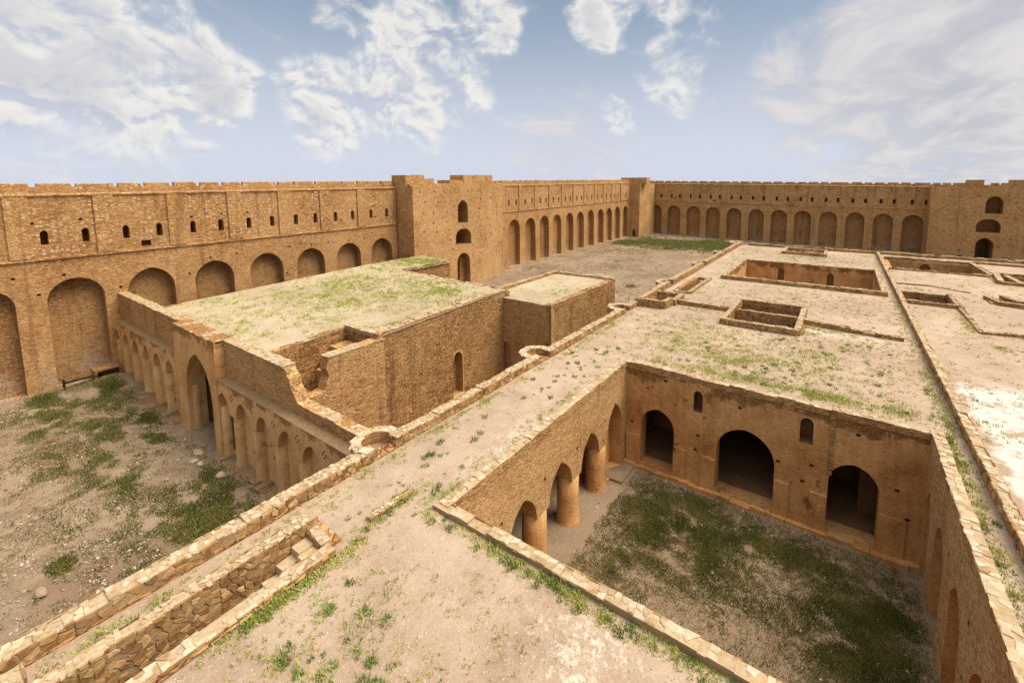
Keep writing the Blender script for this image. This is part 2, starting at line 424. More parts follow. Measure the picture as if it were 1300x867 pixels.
def rubble(mb, a, b, wd, z0, z1, size=.25, sides='LR', ends='', cap=True, rag=.05, out=.035, capsize=None):
    """low rubble wall from a to b (xy), width wd; heights may differ at the two ends"""
    a = Vector((a[0], a[1], 0)); b = Vector((b[0], b[1], 0)); d = b - a; L = d.length; u = d / L
    nrm = Vector((u.y, -u.x, 0)); up = Vector((0, 0, 1))
    za, zb = (z1 if isinstance(z1, tuple) else (z1, z1))
    n = max(1, int(L / .75)); wig = 0
    for k in range(n):
        s0, s1 = L * k / n, L * (k + 1) / n
        h0 = za + (zb - za) * (k / n); h1 = za + (zb - za) * ((k + 1) / n); hm = (h0 + h1) / 2 + R(-rag, rag * .4)
        p0 = a + u * s0 + nrm * wig; wig = R(-.022, .022) if k < n - 1 else 0; p1 = a + u * s1 + nrm * wig; q = nrm * wd / 2
        P = [p0 - q + up * z0, p1 - q + up * z0, p1 + q + up * z0, p0 + q + up * z0]
        T = [Vector((p.x, p.y, hm)) for p in P]
        mb.add(P + T, [(i, (i + 1) % 4, 4 + (i + 1) % 4, 4 + i) for i in range(4)], 0, R(.2, .8)); mb.add(T, [(0, 1, 2, 3)], 2, R(.2, .45))
        if cap:
            cs = capsize or size * .6
            for poly in cells(s1 - s0, wd * 1.05, cs, .8, .4):
                if R(0, 1) > .38: stone_poly(mb, poly, p0 - q * 1.05 + up * hm, u, nrm, up, R(.0, .045), 2, R(.05, .95), .006)
    m_ = max(1, int(L / 2.4)); Q = nrm * wd / 2
    for k in range(m_):
        s0, s1 = L * k / m_, L * (k + 1) / m_; h = za + (zb - za) * ((k + .5) / m_) - z0
        if 'R' in sides: stones_face(mb, a + u * s0 + Q + up * z0, u, up, nrm, s1 - s0, h, size, out)
        if 'L' in sides: stones_face(mb, a + u * s0 - Q + up * z0, u, up, -nrm, s1 - s0, h, size, out)
    for e in ends:
        if e == 'a': stones_face(mb, a - nrm * wd / 2 + up * z0, nrm, up, -u, wd, za - z0, size, out)
        if e == 'b': stones_face(mb, b - nrm * wd / 2 + up * z0, nrm, up, u, wd, zb - z0, size, out)
RUB = ['mortar', 'rubble_stone', 'coping_stone']
def low_wall(name, segs, label, cat='low wall', group=None, parent=None, size=.25, mats=None, **kw):
    mb = MB()
    for sg in segs: rubble(mb, *sg[:5], size=sg[5] if len(sg) > 5 else size, **kw)
    o = mb.build(name, mats or RUB, parent)
    if label: tag(o, label, cat, group, 'thing')
    return o

# ------------------------------------------------------------------ terrain
def G(x, y):
    t = min(max((y - 28) / 100, 0), 1.15); w = min(max((16 - x) / 70, 0), 1.1)
    g = t * (1.25 * w - .5 * (1 - w))
    # earth mound in the corner at the foot of the fortress wall
    g += .75 * math.exp(-((x + 51.0) / 2.6) ** 2 - ((y - 9.6) / 2.3) ** 2)
    return g
def near_palace(x, y): return -60 < x < 10 and -10 < y < 32
gm = MB()
xs = [-900, -400, -200, -120] + [-80 + i * 1.0 for i in range(0, 131)] + [70, 120, 250, 500, 900]
ys = [-500, -200, -80, -30] + [-12 + i * 1.0 for i in range(0, 162)] + [170, 220, 400, 900]
V_ = []
for y in ys:
    for x in xs:
        n = noise.noise(Vector((x * .35, y * .35, 3))) * .07 + noise.noise(Vector((x * .9, y * .9, 8))) * .05
        if -10.6 < x < 4 and 9 < y < 30: n *= .6
        V_.append((x, y, G(x, y) + n - .02))
W_ = len(xs)
gm.add(V_, [(j * W_ + i, j * W_ + i + 1, (j + 1) * W_ + i + 1, (j + 1) * W_ + i) for j in range(len(ys) - 1) for i in range(W_ - 1)])
tag(gm.build('ground', ['ground_earth'], smooth=True), kind='structure')

# ------------------------------------------------------------------ fortress walls
SE = lambda q: 1.2 * q / 125            # the long east side climbs a little with the ground
SS = lambda q: .1 + .95 * (17 - q) / 70
FM, NM, TM, SM = 'fortress_masonry', 'niche_masonry', 'tower_masonry', 'south_masonry'
def putlogs(s0, s1, z0, z1, ds, dz, size, avoid, p=.8):
    out = []; z = z0
    while z < z1:
        s = s0 + R(0, ds)
        while s < s1:
            q, w = s + R(-.25, .25), z + R(-.2, .2)
            if R(0, 1) < p and not any(a - .3 < q < b + .3 and c - .3 < w < d + .3 for a, b, c, d in avoid):
                out.append((rect(q - size / 2, q + size / 2, w - size * .45, w + size * .45), .35, None))
            s += ds
        z += dz
    return out
def bbox(poly):
    return (min(p[0] for p in poly), max(p[0] for p in poly), min(p[1] for p in poly), max(p[1] for p in poly))
def band(name, F, s0, s1, z, h, proud, mats, parent, step=1.5):
    mb = MB(); n = max(1, int((s1 - s0) / step))
    for i in range(n):
        a, b = s0 + (s1 - s0) * i / n, s0 + (s1 - s0) * (i + 1) / n
        for (z0, d0), (z1, d1) in (((z, .1), (z + .02, -proud)), ((z + .02, -proud), (z + h, -proud)), ((z + h, -proud), (z + h + .08, .2))):
            mb.quad(F.P(a, z0, d0), F.P(b, z0, d0), F.P(b, z1, d1), F.P(a, z1, d1), 0, .6)
    for q in (s0, s1): mb.add([F.P(q, z, .1), F.P(q, z + .02, -proud), F.P(q, z + h, -proud), F.P(q, z + h + .08, .2)], [(0, 1, 2, 3)])
    return mb.build(name, mats, parent)
def merlons(F, s, s1, ln, gap, z0, z1, d0, d1, mats, parent, var=.3, special=()):
    while s < s1 - .6:
        w = ln * R(1 - var, 1 + var * .6); w = min(w, s1 - s)
        if R(0, 1) < .12: w = min(w * 1.6, s1 - s)
        mb = MB(); h = z1 + R(-.05, .05); n = 2
        pts = [[F.P(q, z, d) for q in (s, s + w / 2, s + w)] for z, d in ((z0, d0), (h - .07, d0), (h, d0 + .06), (h, d1 - .06), (z0, d1))]
        for r in range(4):
            for i in range(2): mb.quad(pts[r][i], pts[r][i + 1], pts[r + 1][i + 1], pts[r + 1][i])
        for i in (0, 2): mb.add([p[i] for p in pts], [(0, 1, 2, 3, 4)])
        mb.build('merlon', mats, parent)
        s += w + gap * R(.8, 1.3)
def fortress(name, F, s0, s1, niches, nw, apex, spring, windows, pil, zlow, zup, mats, label, extra=(), pile=1.3, nd=1.1, zb=-1.5, ml=1.75, mg=.34, nz0=.0, pl=.22, winw=.46, mer_s=None):
    root = thing(name, (*F.P((s0 + s1) / 2, 0, 0)[:2], 0), label, 'fortress wall')
    ops = []
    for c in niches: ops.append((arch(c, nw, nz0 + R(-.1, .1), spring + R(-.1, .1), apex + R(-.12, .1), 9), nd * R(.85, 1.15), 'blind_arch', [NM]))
    for c in windows: ops.append((arch(c, winw, zlow + 1.12, zlow + 2.05, zlow + 2.33, 3), 1.3, 'slit_window', [NM]))
    ops += list(extra)
    av = [bbox(o[0]) for o in ops]
    ops += putlogs(s0 + 1, s1 - 1, 1.5, zlow - 1.0, 2.6, 1.6, pl, av, .75)
    ops += putlogs(s0 + 1, s1 - 1, zlow + 1.2, zup - .8, 2.6, 1.7, pl, av, .75)
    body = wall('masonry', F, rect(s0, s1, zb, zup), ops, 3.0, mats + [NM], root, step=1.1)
    # set-back parapet with its battlements
    mb = MB(); Q = lambda a, b: F.P(a, b, .55)
    sheet(mb, Q, rect(s0, s1, zup - .1, zup + .62), [], .7)
    n = int((s1 - s0) / 3)
    for i in range(n):
        a, b = s0 + (s1 - s0) * i / n, s0 + (s1 - s0) * (i + 1) / n
        mb.quad(F.P(a, zup + .62, .55), F.P(b, zup + .62, .55), F.P(b, zup + .62, 1.2), F.P(a, zup + .62, 1.2))
        mb.quad(F.P(a, zup + .62, 1.2), F.P(b, zup + .62, 1.2), F.P(b, zup - .3, 1.2), F.P(a, zup - .3, 1.2))
    for a in (s0, s1): mb.quad(F.P(a, zup - .1, .55), F.P(a, zup + .62, .55), F.P(a, zup + .62, 1.2), F.P(a, zup - .1, 1.2))
    mb.build('parapet', mats, root)
    merlons(F, mer_s if mer_s is not None else s0 + .2, s1, ml, mg, zup + .6, zup + .95, .57, 1.05, mats, root)
    band('string_course', F, s0, s1, zlow - .12, .16, .16, mats, root)
    band('string_course', F, s0, s1, zup - .12, .14, .14, mats, root)
    for c in pil:       # shallow pilaster strips of the upper storey
        mb = MB(); z0, z1 = zlow + .12, zup - .14
        k = 5
        for i in range(k):
            a, b = z0 + (z1 - z0) * i / k, z0 + (z1 - z0) * (i + 1) / k
            for (q0, d0), (q1, d1) in (((c, .1), (c, -.16)), ((c, -.16), (c + pile, -.16)), ((c + pile, -.16), (c + pile, .1))):
                mb.quad(F.P(q0, a, d0), F.P(q1, a, d1), F.P(q1, b, d1), F.P(q0, b, d0))
        mb.build('pilaster_strip', mats, root)
    return root
FE = Face((-54, 0, 0), (0, 1, 0), (1, 0, 0), SE, .05, 11)
n1 = [-12.0, -7.0, -1.85, 3.3, 8.45, 13.45, 18.55, 23.6, 28.65, 33.7, 38.75]
w1 = [-8.3, -5.7, -3.2, -.7, 1.95, 4.4] + [7.02, 9.42, 12.02, 14.4, 17.05, 19.45, 22.1, 24.5, 27.15, 29.5, 32.12, 34.5, 37.28, 39.8]
fortress('fortress_wall', FE, -16, 41.4, n1, 3.45, 9.12, 7.25, w1, [-10.2, -5.1, 0, 5.05, 10.05, 15.1, 20.15, 25.2, 30.1, 35.2], 10.98, 16.18, [FM],
         'tall fortress wall with wide blind arches and paired slits, rising behind the weedy hall roof', extra=[(rect(13.0, 13.7, 11.25, 11.8), .9, 'square_hole', [NM])], mer_s=6.42 - 12 * 2.05)
n2 = [69.2, 74.7, 79.9, 85.1, 90.6, 95.8, 101.2, 106.8, 112.0, 117.4, 123.1]
w2 = [64.9, 67.65, 69.9, 72.93, 75.3, 78.4, 80.5, 83.45, 85.8, 88.66, 90.95, 94, 96.35, 99.23, 101.7, 104.9, 107.2, 110.2, 112.6, 115.4, 117.8, 120.7, 123.2]
fortress('fortress_wall', FE, 61.0, 126.2, n2, 3.65, 9.45, 7.5, w2, [65.4, 70.73, 76.04, 81.5, 86.8, 92.0, 97.4, 102.9, 108.1, 113.4, 119.1], 11.1, 16.15, [FM],
         'far stretch of fortress wall with eleven tall blind arches between gate tower and corner tower', nz0=.1)
FS = Face((0, 139, 0), (1, 0, 0), (0, -1, 0), SS, .05, 37)
n3 = [-50.5, -44.5, -38.45, -32.65, -26.65, -20.7, -14.9, -9.15, -3.3, 2.55, 8.3, 14.1]
w3 = [-51.8, -48.7, -45.35, -42.75, -39.45, -36.65, -33.5, -30.85, -27.54, -25.05, -21.78, -19.0, -15.7, -13, -9.86, -7.25, -4.05, -1.42, 1.76, 4.45, 7.6, 10.2, 13.65, 16.25]
fortress('fortress_wall', FS, -53.5, 17.2, n3, 4.0, 9.30, 7.35, w3, [-47.2 + 5.86 * i - .6 for i in range(11)], 10.65, 16.1, [SM],
         'fortress wall closing the far end, twelve round-headed blind arches in a row under small slits', extra=[(rect(-32.7, -32.0, 11.0, 11.5), .8, 'square_hole', [NM])], pile=1.2, nd=1.35, pl=.27, winw=.62, ml=2.1, mg=.62)

# east gate tower
def tower_box(F, s0, s1, d0, d1, z0, z1, mats, name, parent):
    mb = MB()
    for (a, da), (b, db) in (((s0, d0), (s1, d0)), ((s1, d0), (s1, d1)), ((s1, d1), (s0, d1)), ((s0, d1), (s0, d0))):
        mb.quad(F.P(a, z0, da), F.P(b, z0, db), F.P(b, z1, db), F.P(a, z1, da))
    mb.quad(F.P(s0, z1, d0), F.P(s1, z1, d0), F.P(s1, z1, d1), F.P(s0, z1, d1))
    return mb.build(name, mats, parent)
def gate_tower(F, s0, s1, zt, thick, ops, mats, label, boxes, zb=-1.5, cut=0.0):
    root = thing('gate_tower', (*F.P((s0 + s1) / 2, 0, thick / 2)[:2], 0), label, 'gate tower')
    av = [bbox(o[0]) for o in ops]
    ops = ops + putlogs(s0 + 1, s1 - 1, 2.0, zt - .8, 2.4, 1.5, .22, av, .7)
    wall('masonry', F, rect(s0, s1, zb, zt), ops, thick, mats + [NM], root, step=1.0)
    mb = MB()
    for i in range(8):
        a, b = s0 + (s1 - s0) * i / 8, s0 + (s1 - s0) * (i + 1) / 8
        mb.quad(F.P(a, zt + .35, .5), F.P(b, zt + .35, .5), F.P(b, zt - .1, .5), F.P(a, zt - .1, .5))
        mb.quad(F.P(a, zt + .35, .5), F.P(b, zt + .35, .5), F.P(b, zt + .35, 1.1), F.P(a, zt + .35, 1.1))
        mb.quad(F.P(a, zt - .1, 1.1), F.P(b, zt - .1, 1.1), F.P(b, zt + .35, 1.1), F.P(a, zt + .35, 1.1))
    for a in (s0, s1): mb.quad(F.P(a, zt - .1, .5), F.P(a, zt + .35, .5), F.P(a, zt + .35, 1.1), F.P(a, zt - .1, 1.1))
    mb.build('parapet', mats, root)
    for (a, b, d0, d1, z) in boxes: tower_box(F, a, b, d0, d1, zt - .2, z, mats, 'turret_block', root)
    return root
FG = Face((-50.5, 0, 0), (0, 1, 0), (1, 0, 0), lambda q: .4 + (q - 41) * .012, .05, 21)
lin = [NM]
g1 = gate_tower(FG, 41.6, 61.4, 16.35, 6.5, [
    (arch(51.5, 2.25, 10.35, 12.6, 14.05, 8), 3.2, 'window_bay', lin), (arch(51.5, 3.5, 6.85, 8.1, 9.5, 8), 3.2, 'window_bay', lin),
    (arch(51.4, 2.95, .5, 4.0, 5.55, 8), 5.5, 'gateway', lin)], [TM],
    'massive square gate tower with three stacked arched openings, breaking the left-hand fortress wall', [
    (41.7, 45.1, 1.5, 4.6, 17.95), (45.1, 47.1, 1.6, 4.5, 17.45), (53.3, 60.6, 1.6, 4.6, 18.0), (50.4, 53.3, 1.7, 4.5, 17.2)])
mb = MB()   # inner piers seen in the bays
mb.box(-53.4, -51.9, 51.9, 53.4, .3, 5.2); mb.box(-53.0, -52.2, 50.0, 51.0, 7.2, 9.2); mb.build('inner_pier', [NM], g1)
FSG = Face((0, 134.5, 0), (1, 0, 0), (0, -1, 0), lambda q: .1, .05, 29)
gate_tower(FSG, 16.5, 42, 16.2, 7, [
    (arch(27.1, 2.8, 10.3, 12.5, 14.1, 8), 3.0, 'window_bay', lin), (arch(26.5, 3.95, 6.15, 7.5, 9.1, 8), 3.0, 'window_bay', lin),
    (arch(26.2, 2.9, -.5, 3.2, 4.95, 8), 6.0, 'gateway', lin),
    (arch(22.35, .85, -.3, .5, .85, 3), 1.0, 'small_window', lin), (arch(29.5, .85, -.4, .5, .85, 3), 1.0, 'small_window', lin),
    (arch(34.5, 2.8, 10.3, 12.5, 14.1, 8), 3.0, 'window_bay', lin)], [SM],
    'broad gate tower right of the far arcade wall with three stacked dark openings', [
    (22.4, 25.2, .5, 2.2, 17.65), (29.3, 36, .5, 2.2, 17.6), (26.4, 27.6, .55, 1.2, 16.95), (28.0, 29.3, .55, 1.2, 16.95),
    (16.7, 18.0, .55, 1.2, 17.0), (18.4, 19.8, .55, 1.2, 17.0), (20.2, 22.2, .55, 1.2, 17.0)])
# corner tower
root = thing('corner_tower', (-52, 131, 0), 'square corner tower with a small dark door where the two far fortress walls meet', 'tower')
FC = Face((0, 126, 0), (1, 0, 0), (0, -1, 0), lambda q: 1.0, .04, 51)
wall('masonry', FC, rect(-54.4, -50.8, -2, 16.25), [(arch(-52.4, 1.05, -.15, 1.6, 2.35, 5), 1.4, 'doorway', [NM])], 12.5, [TM, NM], root, step=.9)
FC2 = Face((-50.8, 0, 0), (0, 1, 0), (1, 0, 0), lambda q: 1.0, .04, 57)
mb = MB(); sheet(mb, lambda a, b: FC2.P(a, b, -(138.8 - a) * .0 + (a - 126) * .19), rect(126, 139, -2, 16.25), [], 1.2); mb.build('side_face', [TM], root)
tower_box(FC, -57.5, -49.2, 1.2, 4, 16.0, 17.95, [TM], 'turret_block', root)
band('string_course', FC, -54.2, -50.8, 10.6, .16, .12, [TM], root)

# ------------------------------------------------------------------ the palace block
RZ = 6.2
palace = thing('palace', (-2, 40, 0), 'low palace block with a sandy roof terrace pierced by sunken courts, filling the right half', 'palace')
def roof_z(x, y):
    return RZ + noise.noise(Vector((x * .25, y * .25, 1))) * .06 + noise.noise(Vector((x * 1.1, y * 1.1, 5))) * .025
CX0, CX1, CY0, CY1 = -10.3, 3.72, 9.75, 24.1      # sunken court
HOLES = {'court': (CX0 - .15, CX1 + .15, CY0 - .2, CY1 + .15), 'well': (-10.9, 3.5, 53.4, 67.2), 'stair': (-13.52, -12.2, -3.5, 6.35),
         'slot': (-13.45, -12.45, 43.9, 51.6), 'box': (-7.1, -2.45, 35.8, 42.4), 'pbox': (-14.5, -12.8, 37.4, 40.9),
         'pitA': (5.6, 14.3, 70.8, 78.6), 'pitB': (5.3, 8.75, 51.4, 55.9), 'pitC': (14.7, 18.8, 66.5, 71.5), 'pitD': (12.0, 14.3, 54.8, 56.8)}
mb = MB()
hp = [subdiv(rect(*h), .8) for h in HOLES.values()]
sheet(mb, lambda x, y: (x, y, roof_z(x, y)), rect(-15.0, 46, -5, 84.6), hp, .8)
roof = mb.build('roof_terrace', ['roof_earth'], palace, smooth=True)
FP = Face((-15.3, 0, 0), (0, 1, 0), (-1, 0, 0), lambda q: 0, .04, 3)
wall('outer_wall', FP, rect(-6, 86, -.6, 6.25), [], .6, ['hall_masonry'], palace, step=1.6)
FPs = Face((0, 85.6, 0), (1, 0, 0), (0, 1, 0), lambda q: 0, .04, 4)
wall('outer_wall', FPs, rect(-15.3, 46, -1.2, 6.2), [], .6, ['hall_masonry'], palace, step=2.5)

# wells sunk in the roof
def pit(name, key, zb, mats, parent, thick=0.0, ops=None, floor='ground_earth'):
    x0, x1, y0, y1 = HOLES[key]; ops = ops or {}
    root = None
    for nm, F, s0, s1 in (('back', Face((0, y1, 0), (1, 0, 0), (0, -1, 0), amp=.03, seed=y1), x0, x1), ('front', Face((0, y0, 0), (1, 0, 0), (0, 1, 0), amp=.03, seed=y0), x0, x1),
                          ('lft', Face((x0, 0, 0), (0, 1, 0), (1, 0, 0), amp=.03, seed=x0), y0, y1), ('rgt', Face((x1, 0, 0), (0, 1, 0), (-1, 0, 0), amp=.03, seed=x1), y0, y1)):
        wall(name, F, rect(s0 - .05, s1 + .05, zb, RZ + .08), ops.get(nm, []), .5, mats, parent, step=.7, back=False)
    m2 = MB(); m2.quad((x0 - .1, y0 - .1, zb + .02), (x1 + .1, y0 - .1, zb + .02), (x1 + .1, y1 + .1, zb + .02), (x0 - .1, y1 + .1, zb + .02)); m2.build('pit_floor', [floor], parent)
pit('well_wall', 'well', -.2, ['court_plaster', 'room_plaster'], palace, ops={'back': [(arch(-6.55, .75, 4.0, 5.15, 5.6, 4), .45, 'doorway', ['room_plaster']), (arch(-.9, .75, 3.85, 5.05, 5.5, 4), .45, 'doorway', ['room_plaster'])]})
pit('well_wall', 'box', 4.9, ['hall_masonry'], palace)
pit('well_wall', 'pbox', 5.6, ['hall_masonry'], palace, floor='roof_earth')
pit('well_wall', 'pitA', 3.6, ['hall_masonry_pale', 'room_plaster'], palace, ops={'back': [(arch(9.7, 1.15, 4.9, 5.45, 6.02, 6), .45, 'arched_hole', ['room_plaster'])]})
pit('well_wall', 'pitB', 4.2, ['hall_masonry'], palace)
pit('well_wall', 'pitC', 4.5, ['hall_masonry_pale'], palace)
pit('well_wall', 'pitD', 5.0, ['hall_masonry'], palace)
pit('stair_wall', 'slot', 3.2, ['hall_masonry'], palace)
pit('stair_wall', 'stair', 2.6, ['hall_masonry'], palace)
m2 = MB()
for i in range(13):   # far stair climbs away from the camera
    y = 46.6 + i * .385; m2.box(-13.3, -12.5, y, y + .37, 3.3, 3.6 + i * .2, 1, R(.2, .9), .02)
m2.build('stair', ['mortar', 'coping_stone'], palace)
m2 = MB()
for i in range(9):    # near stair drops towards the camera
    y = 6.3 - (i + 1) * .42; z = 6.1 - i * .27
    x = -13.3
    while x < -12.35:
        w = R(.25, .5); m2.box(x, min(x + w, -12.3), y + R(-.04, .04), y + .47, 2.8, z + R(-.04, .03), 1, R(0, 1), .025); x += w
m2.build('stair', ['mortar', 'coping_stone'], palace)

# sunken court: four walls
CP, CB, RP = 'court_plaster', 'court_brick_plaster', 'room_plaster'
FB = Face((0, CY1, 0), (1, 0, 0), (0, -1, 0), amp=.05, seed=61)
A1, A2, A3 = arch(-8.33, 2.0, .25, 2.75, 3.88, 10), arch(-3.57, 2.85, .25, 2.6, 4.15, 12), arch(1.16, 1.98, .25, 2.82, 3.95, 10)
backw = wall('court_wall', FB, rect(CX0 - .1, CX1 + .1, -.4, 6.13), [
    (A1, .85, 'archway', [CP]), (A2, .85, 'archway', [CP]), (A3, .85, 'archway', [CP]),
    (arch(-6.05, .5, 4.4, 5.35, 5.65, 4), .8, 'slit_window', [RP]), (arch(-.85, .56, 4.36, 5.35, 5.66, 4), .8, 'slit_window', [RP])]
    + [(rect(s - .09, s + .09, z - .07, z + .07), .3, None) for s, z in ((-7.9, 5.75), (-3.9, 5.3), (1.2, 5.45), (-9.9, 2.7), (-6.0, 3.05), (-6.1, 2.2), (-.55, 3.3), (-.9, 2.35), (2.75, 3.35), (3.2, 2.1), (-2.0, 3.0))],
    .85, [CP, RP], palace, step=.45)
for s0, s1, d in ((-10.2, -9.34, .13), (-7.32, -6.62, .10), (-5.75, -5.02, .12), (-2.12, -1.45, .12), (-.55, .16, .12), (2.17, 3.15, .10)):   # engaged piers
    m2 = MB(); k = 6
    for i in range(k):
        z0, z1 = -.2 + 2.2 * i / k, -.2 + 2.2 * (i + 1) / k
        for (q0, d0), (q1, d1) in (((s0, .05), (s0, -d)), ((s0, -d), (s1, -d)), ((s1, -d), (s1, .05))):
            m2.quad(FB.P(q0, z0, d0), FB.P(q1, z0, d1), FB.P(q1, z1, d1), FB.P(q0, z1, d0))
    m2.quad(FB.P(s0, 2.0, .05), FB.P(s1, 2.0, .05), FB.P(s1, 2.0, -d), FB.P(s0, 2.0, -d))
    m2.build('engaged_pier', [CP], backw)
m2 = MB()      # pale patched rain channel down the wall
z = 3.1
while z < 6.3:
    h = R(.12, .3); q = .20 + R(-.02, .02); dd = -R(.02, .05)
    m2.quad(FB.P(q - .1, z, dd), FB.P(q + .1, z, dd), FB.P(q + .1, z + h, dd), FB.P(q - .1, z + h, dd), 0, R(.2, .8)); m2.quad(FB.P(q - .1, z, .02), FB.P(q - .1, z, dd), FB.P(q - .1, z + h, dd), FB.P(q - .1, z + h, .02), 0, .4); m2.quad(FB.P(q + .1, z, .02), FB.P(q + .1, z, dd), FB.P(q + .1, z + h, dd), FB.P(q + .1, z + h, .02), 0, .4)
    z += h
m2.build('rain_channel', ['hall_masonry_pale'], backw)
m2 = MB()      # worn threshold along the foot
x = CX0
while x < CX1:
    w = R(.5, 1.1); m2.box(x, min(x + w, CX1), CY1 - R(.28, .42), CY1 + .02, -.3, .2 + R(-.05, .04), 0, .5, .03); x += w
m2.build('threshold', [CP], backw)
# the rooms behind the arches
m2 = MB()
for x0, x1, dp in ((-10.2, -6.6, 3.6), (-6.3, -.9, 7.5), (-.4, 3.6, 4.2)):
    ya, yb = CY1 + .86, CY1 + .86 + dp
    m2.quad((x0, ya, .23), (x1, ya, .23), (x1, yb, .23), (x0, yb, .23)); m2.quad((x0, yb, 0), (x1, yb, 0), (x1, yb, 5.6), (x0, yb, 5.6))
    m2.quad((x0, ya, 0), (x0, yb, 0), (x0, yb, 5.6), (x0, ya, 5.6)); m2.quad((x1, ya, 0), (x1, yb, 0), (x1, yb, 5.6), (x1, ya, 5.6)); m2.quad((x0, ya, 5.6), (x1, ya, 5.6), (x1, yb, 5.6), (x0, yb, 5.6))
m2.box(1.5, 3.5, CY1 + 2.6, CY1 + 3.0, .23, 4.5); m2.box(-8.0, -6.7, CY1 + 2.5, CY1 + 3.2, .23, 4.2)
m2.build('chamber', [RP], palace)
# left wall with the columned gallery
FL = Face((CX0, 0, 0), (0, 1, 0), (1, 0, 0), amp=.05, seed=71)
la = [arch(10.9, 1.95, -.3, 2.45, 4.1, 9), arch(13.6, 1.9, -.3, 2.45, 4.12, 9), arch(16.5, 1.9, -.3, 2.45, 4.15, 9), arch(19.5, 1.95, -.3, 2.5, 4.2, 9)]
wide = []
def key_arch(c, w, spring, apex):          # opening widens below the impost, where the round columns stand
    a = arch(c, w, spring, spring, apex, 9); return [(c - w / 2 - .22, -.3), (c + w / 2 + .22, -.3), (c + w / 2 + .22, spring - .02)] + a[1:] + [a[0], (c - w / 2 - .22, spring - .02)]
la = [key_arch(c, w, 2.45, ap) for c, w, ap in ((13.65, 1.95, 3.95), (16.6, 2.0, 4.0), (19.55, 2.05, 4.05))]
leftw = wall('court_wall', FL, rect(CY0 - .1, CY1 + .1, -.4, 6.13), [(p, .95, 'archway', [CP]) for p in la] + [(arch(22.5, 1.85, .1, 2.8, 4.4, 9), .8, 'blind_arch', [CP])]
    + [(rect(s - .08, s + .08, z - .08, z + .08), .3, None) for s, z in ((21.25, 3.9), (18.1, 3.9), (15.2, 4.0), (21.1, 2.8), (12.2, 3.9))],   .95, ['court_brick', RP], palace, step=.45)
def column(name, cx, cy, r, z0, z1, mats, parent, flare=.06, seg=18, half=None):
    m = MB(); zs = [z0, z0 + .25, z0 + .45, z0 + (z1 - z0) * .6, z1]; rs = [r + flare * 1.8, r + flare * 1.2, r, r * .99, r * .98]
    ring = [[(cx + q * math.cos(2 * math.pi * i / seg) + .045 * noise.noise(Vector((cx * 3 + i * .6, z * 1.5, cy))), cy + q * math.sin(2 * math.pi * i / seg) + .02 * noise.noise(Vector((i, z, cx))), z) for i in range(seg)] for z, q in zip(zs, rs)]
    v = [p for rr in ring for p in rr]
    m.add(v, [(k * seg + i, k * seg + (i + 1) % seg, (k + 1) * seg + (i + 1) % seg, (k + 1) * seg + i) for k in range(4) for i in range(seg)] + [tuple(range(4 * seg, 5 * seg))])
    return m.build(name, mats, parent, smooth=True)
for y in (12.15, 15.1, 18.05, 21.05): column('column', CX0 - .50, y, .57, -.3, 2.44, [CP], leftw)
m2 = MB(); m2.box(CX0 - 3.2, CX0 - 2.9, CY0, CY1, -.2, 5.6); m2.quad((CX0 - 3.2, CY0, 5.6), (CX0 - .9, CY0, 5.6), (CX0 - .9, CY1, 5.6), (CX0 - 3.2, CY1, 5.6))
m2.box(CX0 - 3.0, CX0 - .95, CY0 - .3, CY0, -.2, 5.6); m2.box(CX0 - 3.0, CX0 - .95, CY1 - 3, CY1, -.2, 5.6)
m2.build('gallery', [RP], palace)
m2 = MB(); m2.box(CX0 - .6, CX0 + .7, 21.95, CY1, -.3, .12, 0, .5, .06); m2.build('plinth_ledge', ['ground_earth'], leftw)
FR = Face((CX1, 0, 0), (0, 1, 0), (-1, 0, 0), amp=.05, seed=83)
wall('court_wall', FR, rect(CY0 - .1, CY1 + .1, -.4, 6.13), [(arch(c, 1.75, -.25, 2.9, 4.22, 9), .42, 'blind_arch', [CP]) for c in (11.6, 14.72, 17.8, 20.85)] + [(arch(23.3, 1.2, -.25, 2.9, 4.2, 9), .3, 'blind_arch', [CP])]
    + [(rect(s - .08, s + .08, z - .08, z + .08), .3, None) for s, z in ((19.3, 4.3), (19.35, 3.2), (16.3, 4.4), (16.3, 2.6), (13.2, 4.4))], .6, ['court_brick', RP], palace, step=.45)
FF = Face((0, CY0, 0), (1, 0, 0), (0, 1, 0), amp=.05, seed=91)
wall('court_wall', FF, rect(CX0 - .1, CX1 + .1, -.4, 6.13), [(arch(c, 1.9, .1, 2.3, 3.9, 8), .5, 'blind_arch', [CP]) for c in (-8, -3.4, 1.2)], .6, [CB, RP], palace, step=.6)

# copings round the court and parapets along the edge of the terrace (parts of the palace)
def part_wall(name, segs, parent=palace, **kw):
    return low_wall(name, segs, None, parent=parent, **kw)
RUC = ['hall_masonry_pale', 'rubble_stone', 'coping_stone']
part_wall('coping', [((CX0 - .5, CY0 - .30), (CX1 + .4, CY0 - .12), .36, 6.05, 6.42, .40)], sides='L')
part_wall('coping', [((CX0 - .17, CY0 - .3), (CX0 - .17, CY1 + .3), .40, 6.05, 6.42, .36)], sides='', rag=.04, mats=RUC)
part_wall('coping', [((CX0 - .3, CY1 + .16), (CX1 + .25, CY1 + .16), .36, 6.05, 6.40, .36)], sides='', rag=.07, mats=RUC)
part_wall('coping', [((CX1 + .19, CY0 - .2), (CX1 + .19, CY1 + .4), .42, 6.05, 6.42, .38)], sides='', mats=RUC)
TUR = [10.35, 21.85, 34.3, 46.0, 59.6, 71.5]
PX = -15.0
edges = [-4.0]
for y in TUR: edges += [y - .38, y + .55]
edges.append(84.5)
